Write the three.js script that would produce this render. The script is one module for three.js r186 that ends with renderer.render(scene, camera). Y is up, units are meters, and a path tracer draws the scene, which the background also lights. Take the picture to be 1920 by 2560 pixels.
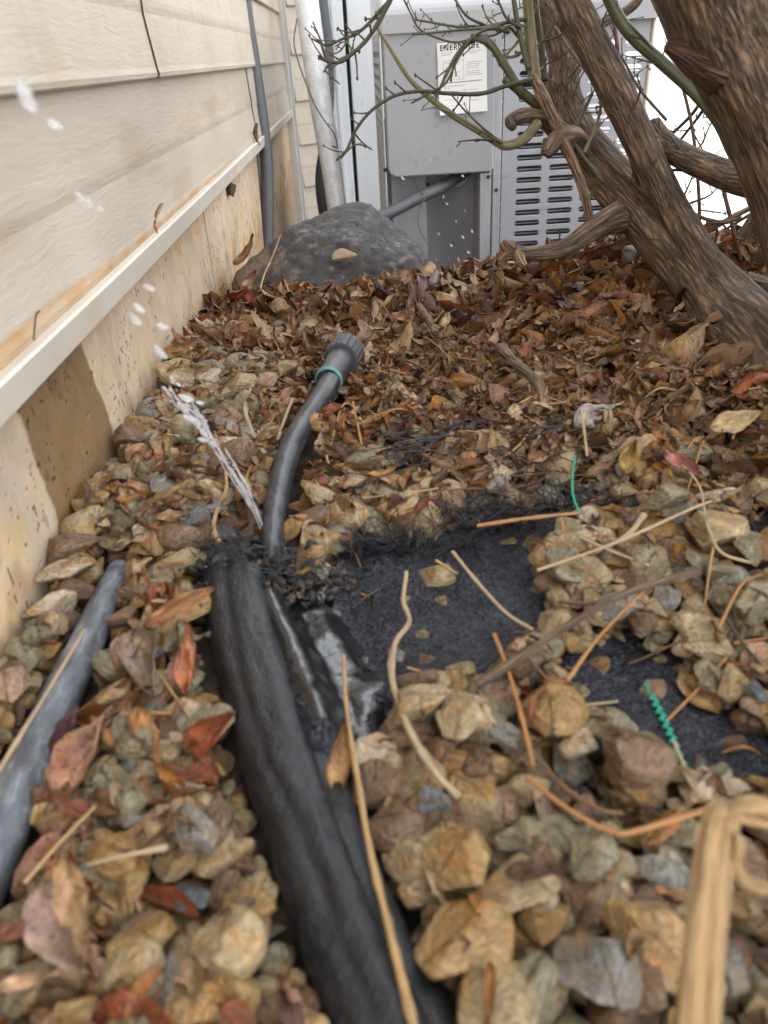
import * as THREE from 'three';
import { mergeGeometries, mergeVertices, toCreasedNormals } from 'three/addons/utils/BufferGeometryUtils.js';
import { RoundedBoxGeometry } from 'three/addons/geometries/RoundedBoxGeometry.js';

// ---------------------------------------------------------------- camera, sky, sun, exposure
const scene = new THREE.Scene();
const camera = new THREE.PerspectiveCamera(68, 0.75, 0.02, 300);
camera.position.set(0.27, 0.367, 0);
camera.rotation.set(THREE.MathUtils.degToRad(-31.1), THREE.MathUtils.degToRad(-0.4), THREE.MathUtils.degToRad(-3.5), 'YXZ');
camera.focus = 1.25;
camera.userData.fStop = 7.5;
camera.updateMatrixWorld(true); camera.updateProjectionMatrix();

{ // clear pale-blue daylight sky, a little whiter towards the horizon
  const w = 256, h = 128, d = new Float32Array(w * h * 4);
  for (let j = 0; j < h; j++) {
    const el = ((j + 0.5) / h - 0.5) * Math.PI, s = Math.max(0, Math.sin(el)), k = Math.pow(1 - s, 2.2);
    for (let i = 0; i < w; i++) {
      const o = (j * w + i) * 4;
      d[o] = 0.90 + 0.20 * k; d[o + 1] = 0.95 + 0.14 * k; d[o + 2] = 1.03 + 0.08 * k; d[o + 3] = 1;
    }
  }
  const sky = new THREE.DataTexture(d, w, h, THREE.RGBAFormat, THREE.FloatType);
  sky.mapping = THREE.EquirectangularReflectionMapping; sky.magFilter = THREE.LinearFilter; sky.needsUpdate = true;
  scene.background = sky; scene.environment = sky;
}
const sun = new THREE.DirectionalLight(new THREE.Color(1, 0.93, 0.82), 4);
sun.position.set(-3.8, 8.5, 3.6); sun.target.position.set(0, 0, 0);
sun.castShadow = true; sun.shadow.mapSize.set(4096, 4096);
Object.assign(sun.shadow.camera, { left: -6, right: 6, top: 6, bottom: -6, near: 0.5, far: 30 });
scene.add(sun, sun.target);

const renderer = new THREE.WebGLRenderer({ antialias: true });
renderer.setSize(768, 1024);
renderer.toneMapping = THREE.LinearToneMapping;
renderer.toneMappingExposure = 3.9;
renderer.shadowMap.enabled = true;

// ---------------------------------------------------------------- helpers
function rng(seed) { let a = seed >>> 0; return () => { a = (a + 0x6D2B79F5) | 0; let t = Math.imul(a ^ (a >>> 15), 1 | a); t = (t + Math.imul(t ^ (t >>> 7), 61 | t)) ^ t; return ((t ^ (t >>> 14)) >>> 0) / 4294967296; }; }
const hash = (x, y, z) => { let h = Math.imul(x, 374761393) ^ Math.imul(y, 668265263) ^ Math.imul(z, 1274126177); h = Math.imul(h ^ (h >>> 13), 1274126177); return ((h ^ (h >>> 16)) >>> 0) / 4294967296; };
const fade = (t) => t * t * (3 - 2 * t), lerp = (a, b, t) => a + (b - a) * t, clamp = (v, a = 0, b = 1) => Math.min(b, Math.max(a, v));
const smooth = (a, b, v) => fade(clamp((v - a) / (b - a)));
function n3(x, y, z) {
  const X = Math.floor(x), Y = Math.floor(y), Z = Math.floor(z), u = fade(x - X), v = fade(y - Y), w = fade(z - Z);
  const q = (k) => lerp(lerp(hash(X, Y, Z + k), hash(X + 1, Y, Z + k), u), lerp(hash(X, Y + 1, Z + k), hash(X + 1, Y + 1, Z + k), u), v);
  return lerp(q(0), q(1), w) * 2 - 1;
}
const fbm = (x, y, z, o = 4) => { let s = 0, a = 0.5; for (let i = 0; i < o; i++) { s += a * n3(x, y, z); x = x * 2.03 + 7.1; y = y * 2.03 + 3.3; z = z * 2.03 + 1.7; a *= 0.5; } return s; };
// noise on a lattice that repeats px by py cells, for textures that tile
function pn(u, v, px, py, seed) {
  const x = u * px, y = v * py, X = Math.floor(x), Y = Math.floor(y), a = fade(x - X), b = fade(y - Y), m = (k, p) => ((k % p) + p) % p;
  return lerp(lerp(hash(m(X, px), m(Y, py), seed), hash(m(X + 1, px), m(Y, py), seed), a), lerp(hash(m(X, px), m(Y + 1, py), seed), hash(m(X + 1, px), m(Y + 1, py), seed), a), b) * 2 - 1;
}
const pfbm = (u, v, px, py, seed, o = 4) => { let s = 0, a = 0.5; for (let i = 0; i < o; i++) { s += a * pn(u, v, px, py, seed + i); px *= 2; py *= 2; a *= 0.5; } return s; };
function tex(w, h, fn, colour = true, rx = 1, ry = 1) {
  const d = new Uint8Array(w * h * 4);
  for (let j = 0; j < h; j++) for (let i = 0; i < w; i++) {
    const c = fn((i + 0.5) / w, (j + 0.5) / h), o = (j * w + i) * 4;
    if (Array.isArray(c)) { for (let k = 0; k < 3; k++) d[o + k] = clamp(c[k]) * 255; } else d[o] = d[o + 1] = d[o + 2] = clamp(c) * 255;
    d[o + 3] = 255;
  }
  const t = new THREE.DataTexture(d, w, h); t.magFilter = THREE.LinearFilter; t.minFilter = THREE.LinearMipmapLinearFilter; t.generateMipmaps = true;
  t.wrapS = t.wrapT = THREE.RepeatWrapping; t.repeat.set(rx, ry); if (colour) t.colorSpace = THREE.SRGBColorSpace; t.needsUpdate = true; return t;
}
const lin = (r, g, b) => new THREE.Color().setRGB(r, g, b);
const mat = (o) => new THREE.MeshStandardMaterial({ roughness: 0.8, metalness: 0, ...o });
const phys = (o) => new THREE.MeshPhysicalMaterial({ roughness: 0.8, metalness: 0, ...o });
const taken = {};
const numbered = (n) => { const k = taken[n] = (taken[n] ?? -1) + 1; return k ? n + '_' + String(k).padStart(3, '0') : n; };
function mesh(name, geometry, material, parent, at) {
  const m = new THREE.Mesh(geometry, material); m.castShadow = m.receiveShadow = true;
  if (at) m.position.set(...at);
  m.name = parent ? name : numbered(name); (parent ?? scene).add(m); return m;
}
function tag(o, label, category, group, kind) { if (label) o.userData.label = label; if (category) o.userData.category = category; if (group) o.userData.group = group; if (kind) o.userData.kind = kind; return o; }
function thing(name, label, category, at = [0, 0, 0], group) { const g = new THREE.Group(); g.name = numbered(name); g.position.set(...at); scene.add(g); return tag(g, label, category, group, "thing"); }
const box = (x0, x1, y0, y1, z0, z1, r = 0.002) => { const w = x1 - x0, h = y1 - y0, d = z1 - z0; return new RoundedBoxGeometry(w, h, d, 2, Math.min(r, w / 2.2, h / 2.2, d / 2.2)).translate((x0 + x1) / 2, (y0 + y1) / 2, (z0 + z1) / 2); };
function indexed(pos, uv, idx, col) {
  const g = new THREE.BufferGeometry(); g.setAttribute('position', new THREE.Float32BufferAttribute(pos, 3)); if (uv) g.setAttribute('uv', new THREE.Float32BufferAttribute(uv, 2));
  if (col) g.setAttribute('color', new THREE.Float32BufferAttribute(col, 3)); g.setIndex(idx); g.computeVertexNormals(); return g;
}
const V = (a) => new THREE.Vector3(...a);
// a swept round limb: pts world points, radii one per point; rough(angle, metres along) scales the radius
function limb(pts, radii, { seg = 8, step = 0.012, rough, tip = false, squash = 1 } = {}) {
  const curve = new THREE.CatmullRomCurve3(pts.map(V), false, 'centripetal'), len = curve.getLength(), n = Math.max(4, Math.min(700, Math.ceil(len / step)));
  const pos = [], uv = [], idx = [], up = new THREE.Vector3(), t0 = curve.getTangent(0), N = new THREE.Vector3(0, 1, 0); if (Math.abs(t0.y) > 0.9) N.set(1, 0, 0);
  N.addScaledVector(t0, -N.dot(t0)).normalize(); const B = new THREE.Vector3(), p = new THREE.Vector3(), t = new THREE.Vector3(), rAvg = radii.reduce((a, b) => a + b) / radii.length, around = Math.max(1, Math.round(2 * Math.PI * rAvg / 0.05));
  for (let i = 0; i <= n; i++) {
    const f = i / n, k = f * (radii.length - 1), a = Math.min(radii.length - 2, Math.floor(k)), r0 = lerp(radii[a], radii[a + 1], k - a);
    curve.getPoint(f, p); curve.getTangent(f, t); N.addScaledVector(t, -N.dot(t)).normalize(); B.crossVectors(t, N);
    for (let j = 0; j <= seg; j++) {
      const an = (j % seg) / seg * 2 * Math.PI, r = r0 * (rough ? rough(an, f * len, f) : 1); up.copy(p).addScaledVector(N, Math.cos(an) * r * squash).addScaledVector(B, Math.sin(an) * r);
      pos.push(up.x, up.y, up.z); uv.push(j / seg * around, f * len / 0.12);
      if (i < n && j < seg) { const q = i * (seg + 1) + j; idx.push(q, q + 1, q + seg + 1, q + 1, q + seg + 2, q + seg + 1); }
    }
  }
  for (const [row, e, flip] of [[0, 0, false], [n, 1, true]]) { curve.getPoint(e, p); curve.getTangent(e, t); const c = pos.length / 3; if (e && tip) p.addScaledVector(t, radii.at(-1) * 2); pos.push(p.x, p.y, p.z); uv.push(0.5, e * len / 0.12);
    for (let j = 0; j < seg; j++) { const q = row * (seg + 1) + j; flip ? idx.push(c, q, q + 1) : idx.push(c, q + 1, q); } }
  const g = indexed(pos, uv, idx), nn = g.attributes.normal; // weld the seam's normals
  for (let i = 0; i <= n; i++) { const a = i * (seg + 1), b = a + seg; for (const k of ['X', 'Y', 'Z']) { const s = nn['get' + k](a) + nn['get' + k](b); nn['set' + k](a, s); nn['set' + k](b, s); } }
  g.normalizeNormals(); return g;
}

// ---------------------------------------------------------------- terrain
function ground(x, z) {
  let y = 0.006 * fbm(x * 9, 0.3, z * 9, 3);
  y += 0.035 * smooth(0.45, 0.75, x) * smooth(-0.95, -1.25, z);                 // the bed rises towards the shrub
  y -= 0.30 * smooth(-1.30, -1.85, z);                                          // and falls away behind the boulder
  y -= 0.12 * smooth(1.15, 1.7, x) * smooth(-1.5, -1.2, z);
  y -= 0.38 * smooth(1.12, 1.4, x) * smooth(-1.3, -2.2, z);
  return y;
}
// ---------------------------------------------------------------- textures
const T = {};
T.stoneBump = tex(256, 256, (u, v) => 0.5 + 0.45 * pfbm(u, v, 8, 8, 5, 4) + (pn(u, v, 60, 60, 9) > 0.6 ? -0.2 : 0), false);
T.leaf = tex(128, 256, (u, v) => { // u across the blade, v from stalk to tip
  const a = Math.abs(u - 0.5) * 2, rib = Math.exp(-a * a * 900), vein = Math.max(0, 1 - Math.abs(((v * 9 - a * 2.2) % 1 + 1) % 1 - 0.5) * 14) * 0.12 * (1 - a);
  const m = 0.78 + 0.30 * pfbm(u, v, 3, 5, 21, 4) + 0.12 * pfbm(u, v, 24, 40, 31, 2), s = pn(u, v, 26, 46, 77) > 0.72 ? 0.55 : 1;
  const k = (m + rib * 0.16 + vein) * s; return [k, k * (0.97 + 0.05 * pn(u, v, 4, 6, 51)), k * (0.92 + 0.08 * pn(u, v, 5, 5, 61))];
});
T.leafBump = tex(128, 256, (u, v) => { const a = Math.abs(u - 0.5) * 2; return 0.5 + 0.4 * Math.exp(-a * a * 500) + 0.15 * Math.max(0, 1 - Math.abs(((v * 9 - a * 2.2) % 1 + 1) % 1 - 0.5) * 8) + 0.25 * pfbm(u, v, 12, 20, 3, 3); }, false);
T.bark = tex(256, 512, (u, v) => {
  const w = 0.035 * pfbm(u, v, 4, 6, 11, 3), f = pfbm(u + w, v, 9, 3, 13, 4), s = pfbm(u + w * 0.8, v, 24, 7, 17, 3), k = 0.50 + 0.24 * f + 0.20 * s + 0.10 * pfbm(u, v, 3, 3, 23, 3), streak = 0.7 * smooth(0.14, 0.36, pfbm(u + w, v, 26, 8, 19, 3) + 0.2 * s);
  return [k * 0.94 + 0.26 * streak, k * 0.85 + 0.21 * streak, k * 0.76 + 0.15 * streak];
});
T.barkBump = tex(256, 512, (u, v) => { const w = 0.035 * pfbm(u, v, 4, 6, 11, 3); return 0.5 + 0.6 * pfbm(u + w, v, 9, 3, 13, 4) + 0.4 * pfbm(u + w * 0.8, v, 24, 7, 17, 3); }, false);
T.siding = tex(256, 512, (u, v) => { const k = 0.93 + 0.04 * pfbm(u, v, 3, 6, 41, 4) + 0.012 * pfbm(u, v, 40, 8, 43, 2), d = smooth(0.15, 0.5, pfbm(u, v, 3, 9, 47, 4)) * 0.05; return [k - d * 0.4, k - d * 0.8, k - d * 1.3]; });
T.sidingBump = tex(512, 512, (u, v) => { const w = 0.03 * pfbm(u, v, 4, 6, 61, 2) + 0.012 * pn(u, v, 14, 20, 66); return 0.5 + 0.5 * pfbm(u + w, v, 58, 13, 63, 2) + 0.2 * pfbm(u + w, v, 110, 30, 65, 2); }, false);
T.straw = tex(128, 256, (u, v) => { const k = 0.80 + 0.22 * pfbm(u, v, 14, 2, 71, 3) + 0.10 * pfbm(u, v, 5, 9, 73, 3); return [k, k * 0.96, k * 0.88]; });
T.plastic = tex(256, 256, (u, v) => { const a = pfbm(u, v, 4, 5, 81, 4), b = Math.abs(pfbm(u, v, 5, 6, 85, 3)); const k = 0.70 + 0.36 * a + 0.16 * smooth(0.10, 0.0, b) * smooth(-0.1, 0.2, a) + 0.08 * pfbm(u, v, 30, 30, 88, 2); return [k * 0.98, k, k * 1.03]; });
T.fine = tex(256, 256, (u, v) => 0.5 + 0.5 * pfbm(u, v, 24, 24, 91, 3), false);
T.fabric = tex(512, 512, (u, v) => { const k = 0.52 + 0.5 * pfbm(u, v, 90, 90, 95, 2) + 0.22 * pfbm(u, v, 7, 7, 97, 3); const s = pn(u, v, 128, 128, 99) > 0.66 ? 0.35 : 0; return [k + s, k * 1.01 + s, k * 1.07 + s]; });
T.fabricBump = tex(512, 512, (u, v) => 0.5 + 0.5 * pfbm(u, v, 80, 80, 101, 2) + 0.2 * pfbm(u, v, 16, 16, 103, 2), false);
T.rollBump = tex(512, 512, (u, v) => 0.5 + 0.55 * pfbm(u, v, 6, 9, 131, 4) + 0.25 * pfbm(u, v, 70, 70, 133, 2), false);
T.soil = tex(512, 512, (u, v) => { const k = 0.22 + 0.24 * pfbm(u, v, 20, 20, 111, 4); return [k, k * 0.82, k * 0.66]; });
T.paint = tex(256, 256, (u, v) => { const k = 0.90 + 0.11 * pfbm(u, v, 3, 3, 121, 5), s = pn(u, v, 50, 50, 125) > 0.8 ? 0.05 : 0; return [k - s, k - s, k - s]; });

// concrete footing: u along the wall (0.4 behind the lens to 3.7 ahead), v up from -0.30 to 0.20
const FZ = (u) => 0.4 - 4.1 * u, FY = (v) => -0.3 + 0.5 * v;
const edgeN = (z0, y, s) => z0 + 0.012 * fbm(y * 40, s, 0.5, 4) + 0.02 * fbm(y * 9, s, 2.5, 2);
function wetAt(z, y) { // a wet, darker band with ragged edges where the leak has run down the concrete
  const zr = edgeN(-0.735 - 0.12 * (0.07 - y), y, 3), zl = edgeN(-0.56 + 0.15 * Math.max(0, 0.03 - y), y, 7);
  return smooth(zr - 0.002, zr + 0.002, z) * smooth(zl + 0.003, zl - 0.003, z);
}
T.concrete = tex(2048, 320, (u, v) => {
  const z = FZ(u), y = FY(v), m = fbm(z * 7, y * 7, 1, 4), f = fbm(z * 60, y * 45, 2, 3);
  let r = 0.83 + 0.08 * m + 0.06 * f, g = 0.75 + 0.085 * m + 0.06 * f, b = 0.65 + 0.085 * m + 0.06 * f;
  const grey = smooth(-0.60, -0.53, z) * smooth(-0.35, -0.46, z) * smooth(0.0, 0.3, fbm(z * 50, y * 20, 5, 4) + 0.25); // crumbly lime bloom beside the wet band
  r = lerp(r, 0.76, grey * 0.7); g = lerp(g, 0.72, grey * 0.7); b = lerp(b, 0.66, grey * 0.7);
  const run = smooth(0.1, 0.4, fbm(z * 30, y * 13, 31, 4)) * smooth(0.3, -0.1, fbm(z * 3, y * 3, 33, 2)); r -= 0.06 * run; g -= 0.065 * run; b -= 0.06 * run; // old drip marks
  const mud = smooth(0.02, 0.12, fbm(z * 26, y * 26, 37, 4) * 0.16 + 0.05 - y) * 0.55; r -= 0.20 * mud; g -= 0.23 * mud; b -= 0.24 * mud; // soil splashed up from the bed
  const w = wetAt(z, y); r *= 1 - 0.30 * w; g *= 1 - 0.37 * w; b *= 1 - 0.46 * w;
  const rust = smooth(0.05, 0.4, fbm(z * 12, y * 14, 9, 3) + 0.12 - Math.abs(y - 0.0) * 2); r += 0.04 * rust; b -= 0.07 * rust;
  const pit = n3(z * 330, y * 170, 4) > 0.76 && n3(z * 14, y * 14, 14) > 0.1 ? 0.55 : n3(z * 190, y * 90, 34) > 0.90 ? 0.45 : 1, spl = n3(z * 110, y * 90, 24) > 0.72 && n3(z * 5, y * 5, 44) > 0.1 ? 0.84 : 1; // blow holes, splashes
  return [r * pit * spl, g * pit * spl, b * pit * spl];
});
T.concreteBump = tex(2048, 320, (u, v) => { const z = FZ(u), y = FY(v); return 0.6 + 0.25 * fbm(z * 60, y * 45, 2, 3) + 0.15 * fbm(z * 12, y * 12, 6, 3) - (n3(z * 330, y * 170, 4) > 0.76 ? 0.4 : 0); }, false);
T.concreteRough = tex(1024, 160, (u, v) => 0.85 - 0.4 * wetAt(FZ(u), FY(v)), false);

// ---------------------------------------------------------------- the ground sheet
{
  const xs = [], zs = [];
  for (let x = -0.3; x <= 1.5; x += 0.012) xs.push(x);
  for (let z = 0.3; z >= -2.2; z -= 0.012) zs.push(z);
  for (const d of [1, 3, 10, 40, 120]) { xs.unshift(-0.3 - d); xs.push(1.5 + d); zs.unshift(0.3 + d); zs.push(-2.2 - d); }
  const pos = [], uv = [], idx = [], nx = xs.length;
  zs.forEach((z, j) => xs.forEach((x, i) => { pos.push(x, ground(x, z) - 0.004, z); uv.push(x / 0.3, z / 0.3); if (i && j) { const a = j * nx + i; idx.push(a - nx - 1, a - nx, a - 1, a - nx, a, a - 1); } }));
  const g = indexed(pos, uv, idx); if (g.attributes.normal.getY(500) < 0) { const ix = g.index.array; for (let i = 0; i < ix.length; i += 3) [ix[i], ix[i + 1]] = [ix[i + 1], ix[i]]; g.computeVertexNormals(); }
  tag(mesh('ground', g, mat({ map: T.soil, bumpMap: T.fine, bumpScale: 0.004, roughness: 0.95 })), 'dark crumbly soil of the planting bed beside the house', 'soil', null, 'structure');
}
// ---------------------------------------------------------------- the house wall
T.sidingLow = tex(256, 1024, (u, v) => { // the lowest course: rusty dirt line with a ragged edge caught above the ledge (u = 1 is its bottom edge)
  const z = 1.5 - 5 * v, k = 0.90 + 0.06 * fbm(z * 8, u * 2, 1, 4) + 0.006 * fbm(z * 30, u * 30, 2, 3);
  const e = 0.93 + 0.05 * fbm(z * 14, 3, 0.5, 4) - 0.05 * smooth(-1.0, -0.5, z), s = smooth(e - 0.012, e + 0.02, u) * (0.45 + 0.55 * smooth(-0.3, 0.3, fbm(z * 30, u * 8, 3, 3))) * smooth(-1.9, -1.2, z);
  const t = smooth(0.1, 0.45, fbm(z * 5, u * 5, 7, 4)) * 0.06;
  return [k - 0.03 * s - t * 0.5, k - 0.17 * s - t, k - 0.33 * s - t * 1.5];
});
const sideMat = mat({ color: lin(0.62, 0.53, 0.42), map: T.siding, bumpMap: T.sidingBump, bumpScale: 0.0004, roughness: 0.5 });
const lowBump = T.sidingBump.clone(); lowBump.repeat.set(1, 11); lowBump.needsUpdate = true;
const sideLowMat = mat({ color: lin(0.62, 0.53, 0.42), map: T.sidingLow, bumpMap: lowBump, bumpScale: 0.0004, roughness: 0.5 });
const CH = 0.165;
function course(yb, z0, z1, off, low) {
  const prof = [[0.001, CH + 0.012], [0.0042, CH * 0.64], [0.0056, CH * 0.545], [0.0057, CH * 0.50], [0.0049, CH * 0.445], [0.0105, 0.012], [0.0118, 0.006], [0.0112, 0.001], [0.009, -0.001], [0.001, 0.0]];
  const pos = [], uv = [], idx = [], n = Math.max(1, Math.round((z0 - z1) / 0.06)); let s = 0;
  for (let k = 0; k < prof.length - 1; k++) {
    const [xa, ya] = prof[k], [xb, yb2] = prof[k + 1], l = Math.hypot(xb - xa, yb2 - ya), base = pos.length / 3;
    for (let i = 0; i <= n; i++) {
      const z = lerp(z0, z1, i / n), w = off + 0.0009 * fbm(z * 5, yb * 9, 1, 2);
      pos.push(xa + w, yb + ya, z, xb + w, yb + yb2, z);
      const V0 = low ? (1.5 - z) / 5 : z / 0.45; uv.push(s / 0.18, V0, (s + l) / 0.18, V0);
      if (i < n) { const q = base + i * 2; idx.push(q, q + 1, q + 2, q + 1, q + 3, q + 2); }
    }
    s += l;
  }
  const g = indexed(pos, uv, idx); return g;
}
{
  const h = thing('house_wall', 'cream vinyl sided house wall over a tan concrete footing', 'house wall');
  mesh('wall_core', box(-0.25, -0.009, 0.19, 2.75, -4.6, 1.5), mat({ color: lin(0.3, 0.27, 0.23) }), h);
  const seamMat = mat({ color: lin(0.16, 0.10, 0.065), roughness: 0.9 }), r = rng(5), seams = { 0: [-2.27], 1: [-1.204, -2.31], 2: [-2.08, -2.9] };
  for (let i = 0; i < 16; i++) {
    const ends = [1.5, ...(seams[i] ?? [0.4 - r() * 3, -2.6 - r() * 0.6].sort((a, b) => b - a)), -3.5];
    for (let k = 0; k + 1 < ends.length; k++) mesh('siding_panel', course(0.19 + CH * i, ends[k] + (k ? 0.018 : 0), ends[k + 1], (k % 2 ? 0.0022 : 0), i === 0), i === 0 ? sideLowMat : sideMat, h);
    if (i < 4) for (const z of ends.slice(1, -1)) mesh('seam', course(0.19 + CH * i, z + 0.0205, z + 0.0178, 0.0016, false), seamMat, h); // brown dirt packed in the joint
  }
  const trim = mat({ color: lin(0.66, 0.60, 0.50), map: T.siding, roughness: 0.45 });
  for (const [a, b] of [[1.5, -2.262], [-2.266, -3.5]]) { // drip ledge under the siding
    const prof = new THREE.Shape([[-0.006, 0.190], [0.0195, 0.1905], [0.0215, 0.1885], [0.0195, 0.1655], [0.0175, 0.1635], [-0.006, 0.1645]].map((p) => new THREE.Vector2(...p)));
    mesh('starter_strip', new THREE.ExtrudeGeometry(prof, { depth: a - b, bevelEnabled: false }).translate(0, 0, b), trim, h);
  }
  const cm = mat({ color: lin(0.84, 0.815, 0.77), map: T.concrete, bumpMap: T.concreteBump, bumpScale: 0.003, roughnessMap: T.concreteRough, roughness: 1 });
  for (const [a, b, o] of [[1.5, -1.425, 0], [-1.4285, -1.85, 0.0015], [-1.853, -2.7, 0], [-2.703, -3.5, 0.001]]) {
    const g = new THREE.BoxGeometry(0.24, 0.635, a - b, 1, 1, 1).translate(-0.126 + o, -0.1325, (a + b) / 2), p = g.attributes.position, u = g.attributes.uv;
    for (let i = 0; i < p.count; i++) u.setXY(i, (0.4 - p.getZ(i)) / 4.1, (p.getY(i) + 0.3) / 0.5);
    mesh('footing_panel', g, cm, h);
  }
  const white = mat({ color: lin(0.68, 0.65, 0.60), map: T.paint, roughness: 0.45 });
  mesh('corner_post', mergeGeometries([box(-0.1, 0.022, -0.45, 2.75, -3.535, -3.5), box(-0.1, 0.034, -0.45, 2.75, -3.565, -3.537)]), white, h);
  const roof = mesh('roof_edge', box(-1.2, 0.07, 2.76, 2.92, -4.7, 1.6, 0.01), mat({ color: lin(0.55, 0.52, 0.48) }), h);
  mesh('gutter', box(0.072, 0.17, 2.80, 2.9, -4.7, 1.6, 0.01), white, roof);
  // a shorter angled bay at the end of the wall
  const bay = thing('bay_wall', 'short angled wall of pale siding past the corner post', 'house wall', [0.03, 0, -3.57]); bay.rotation.y = -0.75;
  mesh('wall_core', box(-0.2, -0.002, -0.5, 2.7, -0.2, 0), white, bay);
  for (let i = -3; i < 16; i++) mesh('siding_panel', course(0.05 + CH * i, 0, -0.2, 0, false), sideMat, bay);
}

// ---------------------------------------------------------------- pipes and wires on the wall
{
  const grey = mat({ color: lin(0.085, 0.084, 0.084), map: T.paint, bumpMap: T.fine, bumpScale: 0.0004, roughness: 0.5 });
  tag(mesh('conduit', limb([[0.0008, 0.6554, -2.535], [-0.0045, 0.5096, -2.4821], [0.0049, 0.3695, -2.4326], [0.0158, 0.2259, -2.3692], [0.018, 0.1134, -2.3247], [0.0089, -0.0118, -2.2726], [-0.0029, -0.1392, -2.2192]], [0.0185, 0.0185, 0.0185, 0.0185, 0.0185, 0.0185, 0.0185], { seg: 20, step: 0.02 }), grey), 'grey plastic electrical conduit running up the house wall behind the boulder', 'conduit');
  const ribbed = limb([[0.1143, 0.7584, -3.2971], [0.1339, 0.5368, -3.1399], [0.15, 0.3591, -3.0093], [0.1622, 0.2241, -2.916], [0.1796, 0.0764, -2.8151], [0.1937, -0.07, -2.715], [0.2046, -0.215, -2.6158]], [0.041, 0.0405, 0.040, 0.037, 0.034, 0.032, 0.032], { seg: 28, step: 0.0022, rough: (a, s) => 1 + 0.022 * Math.sin(s / 0.0092 * 2 * Math.PI) });
  tag(mesh('drain_pipe', ribbed, mat({ color: lin(0.84, 0.83, 0.81), map: T.paint, roughness: 0.5 })), 'white ribbed drain pipe leaning between the house wall and fence', 'pipe');
  tag(mesh('pipe_insulation', limb([[0.1731, 0.7904, -3.5963], [0.1746, 0.5503, -3.4397], [0.185, 0.3856, -3.3286], [0.1782, 0.223, -3.2189], [0.1565, 0.0919, -3.1283], [0.1321, -0.0088, -3.056], [0.1328, -0.0954, -2.9921], [0.1569, -0.2285, -2.9116]], [0.026, 0.026, 0.025, 0.022, 0.019, 0.019, 0.019, 0.019], { seg: 18, step: 0.01, rough: (a, s) => 1 + 0.02 * fbm(a, s * 40, 1, 2) }), mat({ color: lin(0.055, 0.057, 0.06), bumpMap: T.fine, bumpScale: 0.001, roughness: 0.75 })), 'black foam insulated pipe curving behind the white drain pipe', 'pipe');
  const wire = mat({ color: lin(0.09, 0.075, 0.07), roughness: 0.6 });
  tag(mesh('wire', limb([[0.1047, 0.4797, -2.9889], [0.0892, 0.4151, -2.95], [0.0999, 0.3557, -2.9141], [0.1224, 0.2891, -2.8737], [0.1482, 0.2262, -2.8357], [0.1783, 0.1802, -2.8077], [0.2018, 0.1475, -2.7878], [0.2082, 0.1106, -2.7655], [0.1916, 0.1141, -2.7677]], Array(9).fill(0.0024), { seg: 6 }), wire), 'thin dark wire looped across the white ribbed drain pipe', 'wire');
  tag(mesh('wire', limb([[0.1742, 0.1825, -2.7974], [0.2034, 0.1684, -2.8004], [0.2149, 0.139, -2.7826], [0.2057, 0.1186, -2.7703]], Array(4).fill(0.0016), { seg: 6 }), mat({ color: lin(0.4, 0.38, 0.36), roughness: 0.6 })), 'small pale grey wire curl beside the white drain pipe', 'wire');
}

// ---------------------------------------------------------------- white fence behind
{
  const f = thing('white_fence', 'white panelled fence standing behind the air conditioner', 'fence', [0, 0, -3.9]);
  const white = mat({ color: lin(0.85, 0.87, 0.88), map: T.paint, roughness: 0.4 });
  let x = -0.4; const edges = [[-0.4, 0.2515], [0.268, 0.60]];
  for (x = 0.604; x < 5.5; x += 0.36) edges.push([x, x + 0.355]);
  for (const [a, b] of edges) { const p = mesh('fence_board', box(a, b, -0.5, 1.75, -0.03, 0, 0.006), white, f); mesh('edge_bead', box(b - 0.05, b - 0.035, -0.5, 1.75, 0.0005, 0.006, 0.002), white, p); }
  mesh('dark_gap_backing', box(0.235, 0.285, -0.5, 1.75, -0.09, -0.034), mat({ color: lin(0.02, 0.018, 0.016) }), f);  // near-black backing added so the gap between boards looks shaded
  mesh('rail', box(0.3, 5.6, 1.3, 1.4, -0.08, -0.034), white, f);
}
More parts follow.
